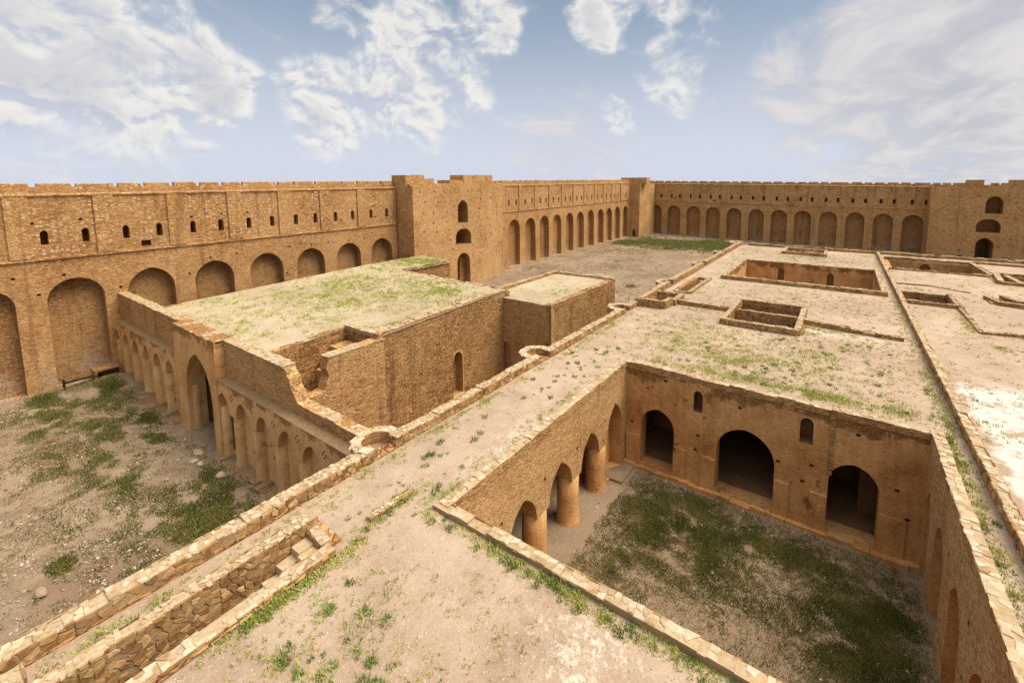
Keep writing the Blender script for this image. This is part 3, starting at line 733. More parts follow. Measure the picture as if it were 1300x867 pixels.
for i in range(0, len(edges), 2):
    y0, y1 = edges[i], edges[i + 1]
    if y0 < 36.7 < y1:
        part_wall('parapet', [((PX, y0), (PX, 36.7), .52, 5.9, 6.62)], ends='ab'); y0 = 41.2
    part_wall('parapet', [((PX, y0), (PX, y1), .52, 5.9, 6.62 if y1 < 44 else 6.8)], ends='ab', size=.28)
def ring_turret(cx, cy, r, parent):
    m = MB(); seg = 26; ri = r * .62
    def ringpt(a, q, z): return (cx + q * math.cos(a), cy + q * math.sin(a), z)
    for i in range(seg):
        a, b = math.pi * 2 * i / seg, math.pi * 2 * (i + 1) / seg
        if math.cos((a + b) / 2) > .42: continue
        h = 6.62 + R(-.03, .03)
        for z0, z1 in ((-.5, 2), (2, 4.5), (4.5, 6.6)): m.quad(ringpt(a, r, z0), ringpt(b, r, z0), ringpt(b, r, z1), ringpt(a, r, z1), 3)
        m.quad(ringpt(a, ri, 6.0), ringpt(b, ri, 6.0), ringpt(b, ri, h), ringpt(a, ri, h), 3)
        m.quad(ringpt(a, ri, h), ringpt(b, ri, h), ringpt(b, r, h), ringpt(a, r, h), 2, .4)
        am = (a + b) / 2; u = Vector((-math.sin(am), math.cos(am), 0)); n = Vector((math.cos(am), math.sin(am), 0)); up = Vector((0, 0, 1)); w = 2 * r * math.sin(math.pi / seg)
        if i % 2 == 0:
            for poly in cells(w * 2, r - ri + .04, .3, .8, .4): stone_poly(m, poly, Vector(ringpt(a, ri - .02, h)), u, n, up, R(.01, .04), 2, R(.2, 1), .01)
    m.add([ringpt(2 * math.pi * i / seg, r * .97, 6.1) for i in range(seg)], [tuple(range(seg))], 0, .9)
    return m.build('turret', RUB + ['hall_masonry_pale'], parent)
for i, y in enumerate(TUR): ring_turret(-15.35, y, .98 if i == 0 else 1.08, palace)
ring_turret(-15.2, 85.0, 1.7, palace)
part_wall('parapet', [((-13.4, 84.7), (46, 84.7), .6, 6.0, 6.62)], size=.5, rag=.12)

# ------------------------------------------------------------------ free low walls on the terrace
low_wall('stair_wall', [((-13.55, -4), (-13.55, 6.75), .40, 4.4, 6.50, .24)], 'straight rubble wall between the gutter and the sunken stair, second from the terrace edge', ends='b')
low_wall('stair_wall', [((-12.02, -4), (-12.02, 6.45), .42, 5.9, 6.36, .27), ((-12.35, 6.45), (-13.2, 6.55), .3, 5.9, 6.3, .3)], 'low kerb of pale stones beside the sunken stair, weeds along its foot', 'kerb wall')
low_wall('cross_wall', [((-14.65, .45), (-13.75, .45), .55, 5.9, 6.42)], 'short stub of masonry blocking the gutter at the lower left of the terrace', ends='')
low_wall('boundary_wall', [((5.0, 34), (4.72, 84), .34, 6.1, 6.62, .42), ((5.08, 8), (5.0, 34), .34, 6.1, 6.66, .36)], 'long thin stone wall running the whole length of the roof, right of the sunken court', 'stone wall')
low_wall('box_parapet', [((-14.95, 36.75), (-12.6, 36.95), .36, 6.05, 6.92), ((-12.55, 37.0), (-12.4, 38.6), .36, 6.05, 6.9), ((-14.75, 37), (-14.75, 41), .4, 6.05, 6.85), ((-14.8, 41.1), (-12.6, 41.35), .36, 6.05, 6.72), ((-12.2, 38.6), (-12.2, 41.3), .4, 6.05, 6.72)], 'small square stone enclosure against the terrace parapet, before the narrow stair', 'stone enclosure', ends='ab')
low_wall('stone_enclosure', [((-7.45, 35.55), (-2.1, 35.55), .38, 6.1, 6.66), ((-7.3, 35.6), (-7.3, 42.5), .36, 6.1, 6.64), ((-2.25, 35.6), (-2.25, 42.9), .36, 6.1, 6.64), ((-7.3, 42.6), (-2.1, 42.7), .36, 6.1, 6.66), ((-7.1, 39.5), (-2.45, 39.5), .3, 4.9, 6.5)], 'rectangular rubble enclosure split by a cross wall, midway across the roof terrace', 'stone enclosure', ends='ab')
low_wall('stub_wall', [((-12.2, 39.3), (-7.6, 39.4), .32, 6.1, (6.62, 6.5))], 'knee-high rubble wall joining the two stone enclosures', rag=.08)
low_wall('stub_wall', [((-2.05, 38.95), (4.0, 38.35), .32, 6.1, (6.62, 6.4))], 'crumbling knee-high wall with weeds at its foot, right of the divided enclosure', rag=.09)
low_wall('light_well_rim', [((-11.25, 53.05), (4.0, 53.05), .42, 6.1, 6.62, .42), ((-11.1, 53.2), (-11.1, 67.6), .34, 6.1, 6.5, .5), ((3.75, 53.2), (3.75, 67.6), .4, 6.1, 6.6, .5), ((-11.1, 67.5), (3.8, 67.5), .34, 6.1, 6.4, .5)], 'stone rim round the large sunken well with two small doorways in its far side', 'stone rim', ends='ab')
low_wall('stair_kerb', [((-12.25, 43.6), (-12.2, 52), .3, 6.1, 6.42), ((-13.6, 43.7), (-12.3, 43.7), .24, 6.1, 6.34)], 'narrow kerb along the right side of the stair slot near the terrace edge', 'kerb')
low_wall('far_enclosure', [((-7.4, 77.2), (-1.9, 77.2), .4, 6.1, 6.66, .5), ((-7.4, 77.2), (-7.4, 83), .4, 6.1, 6.6, .5), ((-1.9, 77.2), (-1.9, 82.4), .4, 6.1, 6.6, .5), ((-7.4, 82), (-1.9, 81.6), .4, 6.1, 6.66, .5), ((-7.2, 79.6), (-2.1, 79.6), .3, 6.1, 6.5, .5)], 'flat rectangular enclosure near the far edge of the roof, before the far blind arches', 'stone enclosure')
low_wall('pit_rim', [((5.2, 70.5), (14.6, 70.4), .35, 6.1, 6.42, .5), ((14.55, 70.6), (14.45, 79.0), .5, 6.1, 6.6, .5), ((5.2, 79.0), (14.2, 79.3), .5, 6.1, (6.7, 6.6), .5)], 'rim of the broad sunken pit with a round-headed hole, beneath the right gate tower', 'stone rim', rag=.12)
low_wall('pit_rim', [((5.2, 51.2), (8.9, 51.2), .32, 6.1, 6.5), ((8.85, 43.4), (8.85, 56.2), .3, 6.1, (6.3, 6.5)), ((8.85, 43.3), (13.5, 44.2), .3, 6.1, 6.42), ((13.5, 44.2), (22, 44.9), .3, 6.1, 6.4), ((5.2, 56.1), (8.8, 56.0), .3, 6.05, 6.34)], 'low rim of the narrow pit beside the long thin wall, one side running on nearer', 'stone rim', rag=.08)
low_wall('pit_rim', [((14.5, 66.2), (19, 66.0), .4, 6.1, 6.5, .5), ((14.5, 66.2), (15.2, 71.8), .5, 6.1, 6.6, .5), ((16.2, 66.4), (15.9, 71.4), .5, 5.2, 6.5, .5), ((14.8, 71.8), (19, 72.0), .4, 6.1, 6.6, .5)], 'stone rim with a pale slab at the right edge, below the far gate tower', 'stone rim')
low_wall('pit_rim', [((11.6, 57.2), (12.1, 54.6), .32, 6.1, 6.5), ((12.1, 54.6), (15.2, 53.6), .35, 6.0, 6.55), ((12.8, 57.6), (13.4, 55.2), .4, 5.4, 6.6)], 'ragged three-sided stone kerb beside a pale patch at the right edge', 'stone kerb', rag=.1)
low_wall('kerb_remnant', [((5.2, 60.6), (8.0, 60.9), .2, 6.12, 6.32), ((8.0, 60.9), (10.9, 59.0), .2, 6.12, 6.3)], 'bent line of worn kerb stones on bare earth behind the narrow pit', 'kerb')
low_wall('kerb_remnant', [((14.9, 81.4), (24, 81.0), .4, 6.1, 6.5, .5)], 'pale low wall end at the foot of the right gate tower', 'low wall')
low_wall('kerb_remnant', [((-12.12, 7.75), (-12.08, 9.4), .22, 6.12, 6.34, .26)], 'short row of mossy stones lying alone on the near roof terrace', 'stone row', rag=.05)

# ------------------------------------------------------------------ the hall with the arcaded front
HM, HP, FPm = 'hall_masonry', 'hall_masonry_pale', 'facade_plaster'
hall = thing('brick_hall', (-36, 20, 0), 'brick hall with a weedy flat roof and an arcaded plaster front facing the near yard', 'hall')
def hall_z(x, y):
    t = min(max((y - 12) / 19, 0), 1)
    return 6.95 + .65 * t + noise.noise(Vector((x * .3, y * .3, 7))) * .035 + noise.noise(Vector((x * 1.2, y * 1.2, 7))) * .025
XR = -24.8
NX0, NX1, NY0, NY1 = -28.1, -25.2, 12.2, 17.0
ol = [(-46.5, 11.6), (NX0, 11.6), (NX0, NY1), (XR + .1, NY1), (XR + .1, 30.4), (-40.6, 31.2), (-40.6, 38.6), (-46.5, 39.4)]
mb = MB(); sheet(mb, lambda x, y: (x, y, hall_z(x, y)), ol, [], .7); mb.build('roof', ['hall_roof_earth'], hall, smooth=True)
# facade: thin arcade below, set-back wall above, tall central arch bay
FA = Face((0, 10.5, 0), (1, 0, 0), (0, -1, 0), amp=.03, seed=101)
pit_ = 2.6
cR = [-31.2 + .05 + pit_ * i for i in range(6)]; cR = [-31.1, -28.5, -25.95, -23.4, -20.95, -18.5]
cL = [-40.3, -42.9, -45.5, -48.2, -50.8, -53.3]
def arcade(cs, x0, x1):
    ops = []
    for c in cs:
        a = arch(c, 1.72, 3.15, 3.15, 4.3, 8)
        lo, hi = max(c - 1.29, x0 + .02), min(c + 1.29, x1 - .02)
        ops.append((a, .45))
    # below the impost the wall is open from end to end: columns carry the arches
    m = MB(); top = 4.98; base = 3.15
    outline = rect(x0, x1, base, top)
    holes = []
    crosses = []
    for c in cs:
        a = arch(c, 1.72, base + .004, base + .004, 4.3, 8); holes.append(a)
    for c0, c1 in zip(sorted(cs), sorted(cs)[1:]):
        cm = (c0 + c1) / 2
        for dx, dz in ((0, .16), (0, -.16), (-.15, 0), (.15, 0)):
            holes.append(rect(cm + dx - .055, cm + dx + .055, 4.28 + dz - .06, 4.28 + dz + .06)); crosses.append(holes[-1])
    sheet(m, lambda a, b: FA.P(a, b), outline, holes, .5)
    for c in cs:
        a = arch(c, 1.72, base + .004, base + .004, 4.3, 8)
        n = len(a)
        for i in range(1, n): m.quad(FA.P(*a[i]), FA.P(*a[(i + 1) % n]), FA.P(*a[(i + 1) % n], .46), FA.P(*a[i], .46))
    for h in crosses: lining(m, FA, h, .25, 1)
    srt = sorted(cs); edges = [x0] + [q for c in srt for q in (c - .86, c + .86)] + [x1]
    for a, b in zip(edges[::2], edges[1::2]):
        if b > a: m.quad(FA.P(a, base), FA.P(b, base), FA.P(b, base, .46), FA.P(a, base, .46))
    k = int((x1 - x0) / .5)
    for i in range(k):       # sloping weathered ledge up to the set-back wall
        a, b = x0 + (x1 - x0) * i / k, x0 + (x1 - x0) * (i + 1) / k
        m.quad(FA.P(a, top, 0), FA.P(b, top, 0), FA.P(b, top + .1, .52), FA.P(a, top + .1, .52), 2)
    aw = m.build('arcade', [FPm, RP, 'weathered_ledge'], hall)
    # niche backs
    ops2 = []
    FBk = Face((0, 10.94, 0), (1, 0, 0), (0, -1, 0), amp=.03, seed=107)
    for c in cs:
        if c in (cR[0], cL[0]): ops2.append((arch(c + .25, .95, .3, 2.6, 3.15, 5), 1.2, 'doorway', [RP]))
    for c in cs[1:]:
        for q, z in ((c + R(-.1, .5), R(1.1, 1.9)), (c + R(.2, .6), R(2.2, 2.9))):
            if R(0, 1) < .8: ops2.append((rect(q - .07, q + .07, z - .1, z + .1), .3, None))
    wall('niche_back', FBk, rect(x0, x1, -.5, 5.0), ops2, .4, [FPm, RP], hall, step=.5, back=False)
    for c0, c1 in zip(srt, srt[1:]): column('column', (c0 + c1) / 2, 10.96, .43, -.3, 3.17, [FPm], aw)
    for q in (x0 + .02, x1 - .02): column('column', q, 10.96, .40, -.3, 3.17, [FPm], aw)
    lg = MB(); x = x0
    while x < x1:
        w = R(.12, .38); h = -.02 + R(0, .2) * (.3 + .7 * abs(noise.noise(Vector((x * .5, 2, 2)))))
        lg.box(x, min(x + w * 1.1, x1), 10.42 - R(0, .45), 11.0, -.3, h, 0, R(.0, .5), .06); x += w
    lg.build('foot_ledge', ['mortar'], aw)
arcade(cR, -31.75, -16.3)
arcade(cL, -54.0, -38.75)
FAu = Face((0, 11.02, 0), (1, 0, 0), (0, -1, 0), amp=.04, seed=113)
wall('upper_wall', FAu, rect(-54.0, -38.72, 5.0, 7.35), [], .62, [HP], hall, step=.5, rag=.06)
ragged = [(-31.78, 5.0), (-16.3, 5.0), (-16.3, 5.62), (-19, 5.66), (-23.0, 5.66), (-23.25, 6.0), (-23.6, 6.35), (-23.7, 6.8), (-24.1, 7.05), (-24.3, 7.3), (-31.78, 7.38)]
wall('upper_wall', FAu, ragged, [], .62, [HP], hall, step=.5, rag=.05)
bigA = arch(-34.85, 4.35, -.2, 3.1, 5.95, 11)
FAc = Face((0, 10.48, 0), (1, 0, 0), (0, -1, 0), amp=.03, seed=119)
wall('portal_bay', FAc, rect(-38.75, -31.75, -.5, 7.4), [(bigA, 1.1, 'portal_arch', ['portal_plaster'])], 1.1, ['portal_plaster'], hall, step=.5, rag=.06)
for q in (-37.45, -32.25): column('column', q, 11.0, .5, -.3, 3.1, [FPm], hall)
m2 = MB()      # deep vaulted passage behind the portal
for x0, x1, y0, y1, z1 in ((-37.3, -32.4, 11.58, 18, 5.9),):
    m2.quad((x0, y0, -.3), (x0, y1, -.3), (x0, y1, z1), (x0, y0, z1)); m2.quad((x1, y0, -.3), (x1, y1, -.3), (x1, y1, z1), (x1, y0, z1))
    m2.quad((x0, y1, -.3), (x1, y1, -.3), (x1, y1, z1), (x0, y1, z1)); m2.quad((x0, y0, z1), (x1, y0, z1), (x1, y1, z1), (x0, y1, z1))
m2.box(-37.25, -36.6, 14.0, 14.8, -.3, 4.8)
m2.build('passage', [RP], hall)
# cap stones of the front wall
cw = MB()
for x0, x1, z in ((-54, -38.75, 7.34), (-31.75, -24.35, 7.36)): cw = MB(); rubble(cw, (x0, 11.36), (x1, 11.36), .7, z - .12, z, .34, sides=''); cw.build('coping', RUB, hall)
cw = MB(); rubble(cw, (-38.75, 11.05), (-31.75, 11.05), .95, 7.25, 7.37, .30, sides='', rag=.08); cw.build('coping', RUB, hall)
cw = MB(); rubble(cw, (-23.0, 11.36), (-16.4, 11.36), .6, 5.5, 5.68, .34, sides='', rag=.1); cw.build('coping', RUB, hall)
cw = MB()
q = [(-24.3, 7.25), (-23.95, 6.9), (-23.65, 6.45), (-23.4, 6.05), (-23.1, 5.75)]
for (xa, za), (xb, zb) in zip(q, q[1:]):
    for k in range(2):
        stone_on(cw, Vector((xa, 11.0 + .32 * k, za)), (Vector((xb, 0, zb)) - Vector((xa, 0, za))).normalized(), Vector((0, 1, 0)), Vector((.6, 0, .8)), .42, .32, R(.0, .14), 1, R(.3, .9), .08)
cw.build('coping', RUB, hall)
# east, south and inner walls
FH = Face((XR, 0, 0), (0, 1, 0), (1, 0, 0), amp=.07, seed=127)
wall('side_wall', FH, [(17.0, -.5), (30.4, -.5), (30.4, 7.62), (17.0, 7.3)], [(arch(24.3, 1.0, .3, 3.2, 3.8, 6), .7, 'doorway', [HP]), (rect(22.2, 22.35, 4.9, 5.05), .3, None), (rect(20.6, 20.75, 3.2, 3.35), .3, None), (rect(25.4, 25.6, 2.2, 2.35), .3, None), (rect(24.4, 24.55, 5.9, 6.05), .3, None)], .75, [HM], hall, step=.35, rag=.05)
m2 = MB()      # pale plaster frame of the doorway
for p0, p1 in zip(arch(24.3, 1.0, .3, 3.2, 3.85, 6)[1:], arch(24.3, 1.0, .3, 3.2, 3.85, 6)[2:]):
    c = Vector((24.3, 2.4)); 
    def o_(p): d = (Vector(p) - c); return (p[0] + d.x * .16, p[1] + d.y * .08)
    m2.quad(FH.P(*p0, -.03), FH.P(*p1, -.03), FH.P(*o_(p1), -.03), FH.P(*o_(p0), -.03))
m2.box(XR - .1, XR + .5, 23.7, 24.9, -.3, .28, 0, .5, .03)
m2.build('door_frame', [FPm], hall)
wall('side_wall', Face((-40.6, 0, 0), (0, 1, 0), (1, 0, 0), amp=.05, seed=131), rect(31, 38.6, -.5, 7.4), [], .5, [HM], hall, step=.6)
wall('side_wall', Face((0, 31.0, 0), (1, 0, 0), (0, 1, 0), amp=.05, seed=133), rect(-40.6, XR, -.5, 7.4), [], .5, [HM], hall, step=1)
wall('side_wall', Face((-46.5, 0, 0), (0, 1, 0), (-1, 0, 0), amp=.05, seed=135), rect(11.6, 39.4, -.5, 7.0), [], .5, [HM], hall, step=1)
wall('side_wall', Face((0, 38.9, 0), (1, 0, 0), (0, 1, 0), amp=.05, seed=136), rect(-46.5, -40.6, -.5, 7.2), [], .5, [HM], hall, step=1)
# ruined stair shaft at the near right corner
FN = Face((NX0, 0, 0), (0, 1, 0), (1, 0, 0), amp=.14, seed=141)
wall('shaft_wall', FN, [(11.6, -.2), (NY1 + .1, -.2)] + [(y, hall_z(NX0, y) + .06) for y in (NY1 + .1, 16, 15, 14, 13, 12, 11.6)], [], .5, [HM], hall, step=.3, rag=.08)
wall('shaft_wall', Face((0, NY1, 0), (1, 0, 0), (0, -1, 0), amp=.06, seed=143), rect(NX0 - .1, NX1 + .6, 3.5, 7.35), [], .45, [HM], hall, step=.4)
m2 = MB()
FX = Face((-24.5, 0, 0), (0, 1, 0), (1, 0, 0), amp=.06, seed=147)
end = [(12.45, -.3), (17.42, -.3), (17.42, 7.05), (13.6, 6.9), (13.5, 6.3), (13.62, 5.9), (13.45, 5.5), (13.3, 5.05), (12.5, 4.95)]
wall('shaft_wall', FX, end, [], .75, [HP], hall, step=.35)
m2.box(-26.4, -25.3, 13.9, 14.6, 3.0, 5.75, 0, .5, .04); m2.box(-28.0, -25.25, 12.0, 13.6, 3.2, 4.35, 0, .5, .05); m2.box(-26.6, -24.6, 11.64, 12.5, 3.2, 4.95, 0, .5, .05)
m2.box(-27.9, -25.3, 15.6, 16.95, 5.2, 6.35, 0, .5, .05); m2.box(-27.9, -25.3, 14.9, 15.6, 4.2, 5.6, 0, .5, .05)
m2.build('ruined_steps', [HP], hall)
cw = MB()
cw = MB(); rubble(cw, (-24.88, 13.6), (-24.88, 17.5), .8, 6.9, 6.98, .36, sides='', rag=.04); cw.build('coping', RUB, hall)
cw = MB(); rubble(cw, (-28.2, 17.22), (-25.0, 17.22), .5, 7.1, 7.38, .36, sides='', rag=.04); cw.build('coping', RUB, hall)
cw = MB(); rubble(cw, (XR - .38, 17.4), (XR - .38, 30.3), .75, 7.0, (7.34, 7.66), .36, sides='', rag=.05); cw.build('coping', RUB, hall)
cw = MB(); rubble(cw, (XR, 30.55), (-40.6, 31.1), .4, 7.3, 7.62, .42, rag=.08); cw.build('coping', RUB, hall)
cw = MB(); rubble(cw, (-40.7, 31.2), (-40.7, 38.6), .45, 7.25, 7.5, .42, rag=.06); cw.build('coping', RUB, hall)
# square annex next to the hall
annex = thing('brick_annex', (-23, 36, 0), 'plain square brick block with a bare sandy roof, between the hall and the terrace', 'annex')
AX0, AX1, AY0, AY1 = -27.2, -19.65, 30.05, 42.4
wall('front_wall', Face((0, AY0, 0), (1, 0, 0), (0, -1, 0), amp=.05, seed=151), rect(XR - .1, AX1, -.4, 6.95), [(arch(-24.45, 1.0, .0, 2.4, 3.0, 6), .3, 'blind_arch', [HP])], .6, [HP], annex, step=.4, rag=.05)
wall('side_wall', Face((AX1, 0, 0), (0, 1, 0), (1, 0, 0), amp=.05, seed=153), rect(AY0, AY1, -.4, 7.0), [], .6, [HM], annex, step=.4, rag=.05)
wall('rear_wall', Face((0, AY1, 0), (1, 0, 0), (0, 1, 0), amp=.05, seed=155), rect(AX0, AX1, -.4, 7.0), [], .6, [HM], annex, step=.8)
wall('side_wall', Face((AX0, 0, 0), (0, 1, 0), (-1, 0, 0), amp=.05, seed=157), rect(31.2, AY1, -.4, 7.0), [], .6, [HM], annex, step=.8)
mb = MB(); sheet(mb, lambda x, y: (x, y, 6.93 + noise.noise(Vector((x * .4, y * .4, 2))) * .07 - .1 * math.exp(-((x + 23) / 2.5) ** 2 - ((y - 36) / 4) ** 2)), rect(AX0, AX1 - .02, AY0 + .02, AY1), [], .7); mb.build('roof', ['hall_roof_earth'], annex, smooth=True)
cw = MB()
cw = MB(); rubble(cw, (AX0 + .2, 31.6), (AX0 + .2, AY1), .4, 6.8, 7.16, .42, rag=.06); cw.build('coping', RUB, annex)
cw = MB(); rubble(cw, (AX0, AY1 - .15), (AX1, AY1 - .15), .4, 6.8, 7.12, .42, rag=.12); cw.build('coping', RUB, annex)
cw = MB(); rubble(cw, (AX1 - .2, AY0), (AX1 - .2, AY1), .36, 6.88, 6.97, .36, sides='', rag=.04); cw.build('coping', RUB, annex)
cw = MB(); rubble(cw, (XR, AY0 + .2), (AX1, AY0 + .2), .36, 6.86, 6.96, .36, sides='', rag=.04); cw.build('coping', RUB, annex)

# ------------------------------------------------------------------ things in the yard
bench = thing('bench', (-53.0, 7.9, G(-53, 7.9)), 'low dark iron bench without a back at the foot of the tall fortress wall', 'bench')
zg = G(-52.9, 7.9)
m2 = MB()
for i in range(4): m2.box(-53.1 + i * .13, -53.0 + i * .13, 6.85, 9.0, zg + .42, zg + .46, 0, .5, 0, True)
m2.build('seat', ['green_board'], bench)
for y in (6.85, 8.92):
    m2 = MB()
    for x0, x1, z0, z1 in ((-53.16, -53.1, 0, .66), (-52.62, -52.56, 0, .66), (-53.16, -52.56, .36, .42), (-53.16, -52.54, .62, .68)):
        m2.box(x0, x1, y, y + .08, zg + z0, zg + z1, 0, .5, 0, True)
    m2.build('end_frame', ['dark_iron'], bench)
vault = thing('brick_stub', (-53.2, 10.1, .3), 'low brown brick stub with a dark hollow, tucked in the corner beside the arcaded front', 'brick stub')
FV = Face((-52.7, 0, G(-52.7, 9.9) - .1), (0, 1, 0), (1, 0, 0), amp=.04, seed=163)
wall('masonry', FV, rect(8.7, 10.4, -.6, .72), [(rect(8.9, 10.3, .02, .58), .8, 'hollow', [RP])], 1.25, [HM], vault, step=.3, rag=.08)

def rock(x, y, z, sx, sy, sz, label, tint, name='rock', group=None):
    m = MB(); n1_, n2_ = 7, 10; v = []; sd = R(0, 99)
    for i in range(n1_ + 1):
        th = math.pi * i / n1_
        for j in range(n2_):
            ph = 2 * math.pi * j / n2_
            d = Vector((math.sin(th) * math.cos(ph), math.sin(th) * math.sin(ph), math.cos(th)))
            k = 1 + .35 * noise.noise(d * 1.4 + Vector((sd, 0, 0)))
            v.append((x + d.x * sx * k, y + d.y * sy * k, z + d.z * sz * k))
    m.add(v, [(i * n2_ + j, i * n2_ + (j + 1) % n2_, (i + 1) * n2_ + (j + 1) % n2_, (i + 1) * n2_ + j) for i in range(n1_) for j in range(n2_)], 0, tint)
    o = m.build(name, ['field_stone'], None)
    return tag(o, label, 'rock', group)
rock(-26.9, 2.1, .1, .32, .2, .13, 'reddish flat stone lying alone on the yard below the near parapet', .1)
rock(-23.7, 3.4, .1, .2, .16, .1, 'small pale rock on brown debris close under the near parapet', .95)
rock(-31.8, 9.3, .06, .22, .16, .12, 'pale rock on the bare ground before the right end of the portal arch', .6)
rock(-33.4, 9.7, .03, .5, .24, .10, 'broken threshold block in front of the tall portal arch', .35)
rock(-32.5, 9.2, .03, .28, .24, .09, 'squarish slab fragment beside the portal threshold', .45)
rock(-29.4, 9.5, .1, .3, .25, .18, 'fallen lump of masonry at the foot of the first column right of the portal', .4)

# ------------------------------------------------------------------ ground cover (stuff nobody could count)
def scatter(spots, n):
    """random points from weighted soft patches: (x, y, rx, ry, weight[, angle])"""
    ws = np.array([s[4] for s in spots], float); ws /= ws.sum()
    idx = np.random.choice(len(spots), n, p=ws); out = []
    for i in idx:
        x, y, rx, ry = spots[i][:4]; a = spots[i][5] if len(spots[i]) > 5 else 0
        u, v = np.random.normal(0, .5, 2) * R(.55, 1.75); u *= rx; v *= ry
        px, py = x + u * math.cos(a) - v * math.sin(a), y + u * math.sin(a) + v * math.cos(a)
        k = noise.noise(Vector((px * .45, py * .8, 31))) + .7 * noise.noise(Vector((px * 1.6, py * 2.2, 17)))
        if min(rx, ry) < .45 or k > R(-.6, .1): out.append((px, py))
    return out
def weeds(name, pts, zf, mat, h, blades, spread, wide, ok=lambda x, y: True, clump=None, tintf=None, lean=.6, parent=None):
    V = []; F = []; T = []
    for (x, y) in pts:
        if not ok(x, y): continue
        z = zf(x, y); k = R(.5, 1.3); tb = (tintf(x, y) if tintf else R(.1, .9)); nb = max(3, int(blades * k))
        if clump: k *= .55 + .9 * max(0, noise.noise(Vector((x * clump, y * clump, 4))) + .35)
        for _ in range(nb):
            a = R(0, 6.283); r = spread * k * math.sqrt(R(0, 1)); bx, by = x + r * math.cos(a), y + r * math.sin(a)
            b = R(0, 6.283); hh = h * k * R(.4, 1.15); w = wide * R(.6, 1.4); ln = hh * lean * R(.2, 1.3)
            dx, dy = math.cos(b), math.sin(b); o = len(V)
            V += [(bx - dy * w, by + dx * w, z - .01), (bx + dy * w, by - dx * w, z - .01), (bx + dx * ln * .5 + dy * w * .7, by + dy * ln * .5 - dx * w * .7, z + hh * .65), (bx + dx * ln, by + dy * ln, z + hh)]
            F += [(o, o + 1, o + 2), (o, o + 2, o + 3)]; t = min(1, max(0, tb + R(-.25, .25))); T += [t, t]
    m = MB(); m.v = V; m.f = F; m.t = T; m.m = [0] * len(F)
    o = m.build(name, [mat], parent); tag(o, kind='stuff'); return o
def on_roof(x, y):
    if not (-14.55 < x < 30 and -2 < y < 84): return False
    return not any(a - .1 < x < b + .1 and c - .1 < y < d + .1 for k, (a, b, c, d) in HOLES.items())
# lines and patches of weeds on the terrace
sp = [(-14.3, 14, .35, 9, 2.2), (-14.3, 30, .35, 9, 2.0), (-11.1, 17, .5, 8, 1.6), (-11.0, 10, .4, 1.0, .4), (-6, 9.1, 5, .22, 2.6), (-1.5, 9.35, 3, .2, 1.2), (-12.0, 8.55, .28, 1.2, .9), (-14.0, 7.2, .5, .8, .5),
      (-11.6, 4.8, .22, 1.7, 1.6), (-11.6, 6.5, .3, .5, .6), (-10.4, 5.2, .3, 1.2, .5, .5), (-10.3, 3.9, 1.6, .15, .4, .3), (-8.2, 4.9, 2.6, 1.1, .9), (-9.0, 5.9, 3, 1.0, .8), (-7.0, 4.6, .3, .5, .9), (-6.4, 4.2, .6, .4, .8),
      (-5.5, 5.4, 1.5, .8, .6), (-8, 7.5, 3, 1, .4), (4.35, 17, .28, 6, 1.7), (4.45, 26, .3, 10, 1.9), (4.4, 45, .4, 16, 1.8), (4.3, 22.8, .2, 2.0, .6),
      (-3, 25.6, 7, .8, 3.0), (-5, 29, 6, 3, 3.0), (-1, 31, 5, 4, 2.4), (-9, 26, 2.2, 2, .9), (-10, 31, 3, 3, 1.2), (2.5, 27, 1.5, 2, .6), (-1.6, 37.4, 1.2, 1.2, 1.4), (1, 38, 3, .8, 1.0), (2.5, 36, 2, 2, .7), (-6, 33, 4, 2, 1.0),
      (-3, 46, 6, 5, 1.1), (1, 47, 4, 4, .8), (-10, 38.4, 2, .7, .7), (-12, 43, 1, 8, .6), (-12, 70, 2, 10, 1.6), (-4, 72, 8, 4, 2.0), (-3, 76, 9, 4, 1.8), (4.2, 74, .5, 8, .8), (8.5, 45.5, .4, 3.5, .9), (11, 43.6, 1.2, .4, .7), (9.2, 40, .5, .7, .5), (11.3, 36.8, .4, .6, .6), (6.5, 58.5, 1.5, .6, .3),
      (-14.2, 2.5, .3, 2.5, .6), (-8, 50, 4, 2, .3)]
weeds('roof_grass', scatter(sp, 7500), roof_z, 'roof_weed', .13, 9, .12, .012, on_roof, .9, lambda x, y: .5 + .5 * noise.noise(Vector((x * .5, y * .5, 0))) if y < 30 else R(.3, .9))
weeds('roof_grass', [(R(-14, 5), R(1, 30)) for _ in range(700)], roof_z, 'roof_weed', .07, 6, .05, .010, on_roof, None, lambda x, y: R(0, .6))
weeds('roof_grass', [(R(-14, 16), R(26, 82)) for _ in range(2600)], roof_z, 'roof_weed', .12, 8, .18, .02, on_roof, .5, lambda x, y: R(.2, .9))
clumps = scatter([(-8, 5, 4, 2, 2), (-6.5, 9.1, 4.5, .2, 2), (-12.5, 11, 1.5, 5, 1.5), (-12.6, 22, 1.6, 6, 2), (-4, 27, 7, 2, 3), (-6, 31, 5, 4, 2), (0, 33, 4, 4, 2), (4.3, 20, .3, 9, 1.2), (-1.6, 37, 1.2, 1, .8), (-12, 8.4, .3, 1, .6), (-9.5, 4.5, 1.6, .8, 1.2)], 420)
weeds('roof_grass', clumps, roof_z, 'roof_clump', .12, 34, .13, .012, on_roof, None, lambda x, y: R(.05, .75), .8)
weeds('roof_grass', scatter([(-3, 25.7, 7.5, .8, 3), (-5, 29, 6, 3, 3), (-1, 31, 6, 4, 2.4), (-9, 32, 4, 5, 1.6), (-4, 46, 7, 5, 1.6), (-4, 74, 9, 6, 1.6)], 4200), roof_z, 'roof_weed', .12, 9, .2, .016, on_roof, .6, lambda x, y: R(.3, 1))
def on_hall(x, y):
    return inside(x, y, ol)
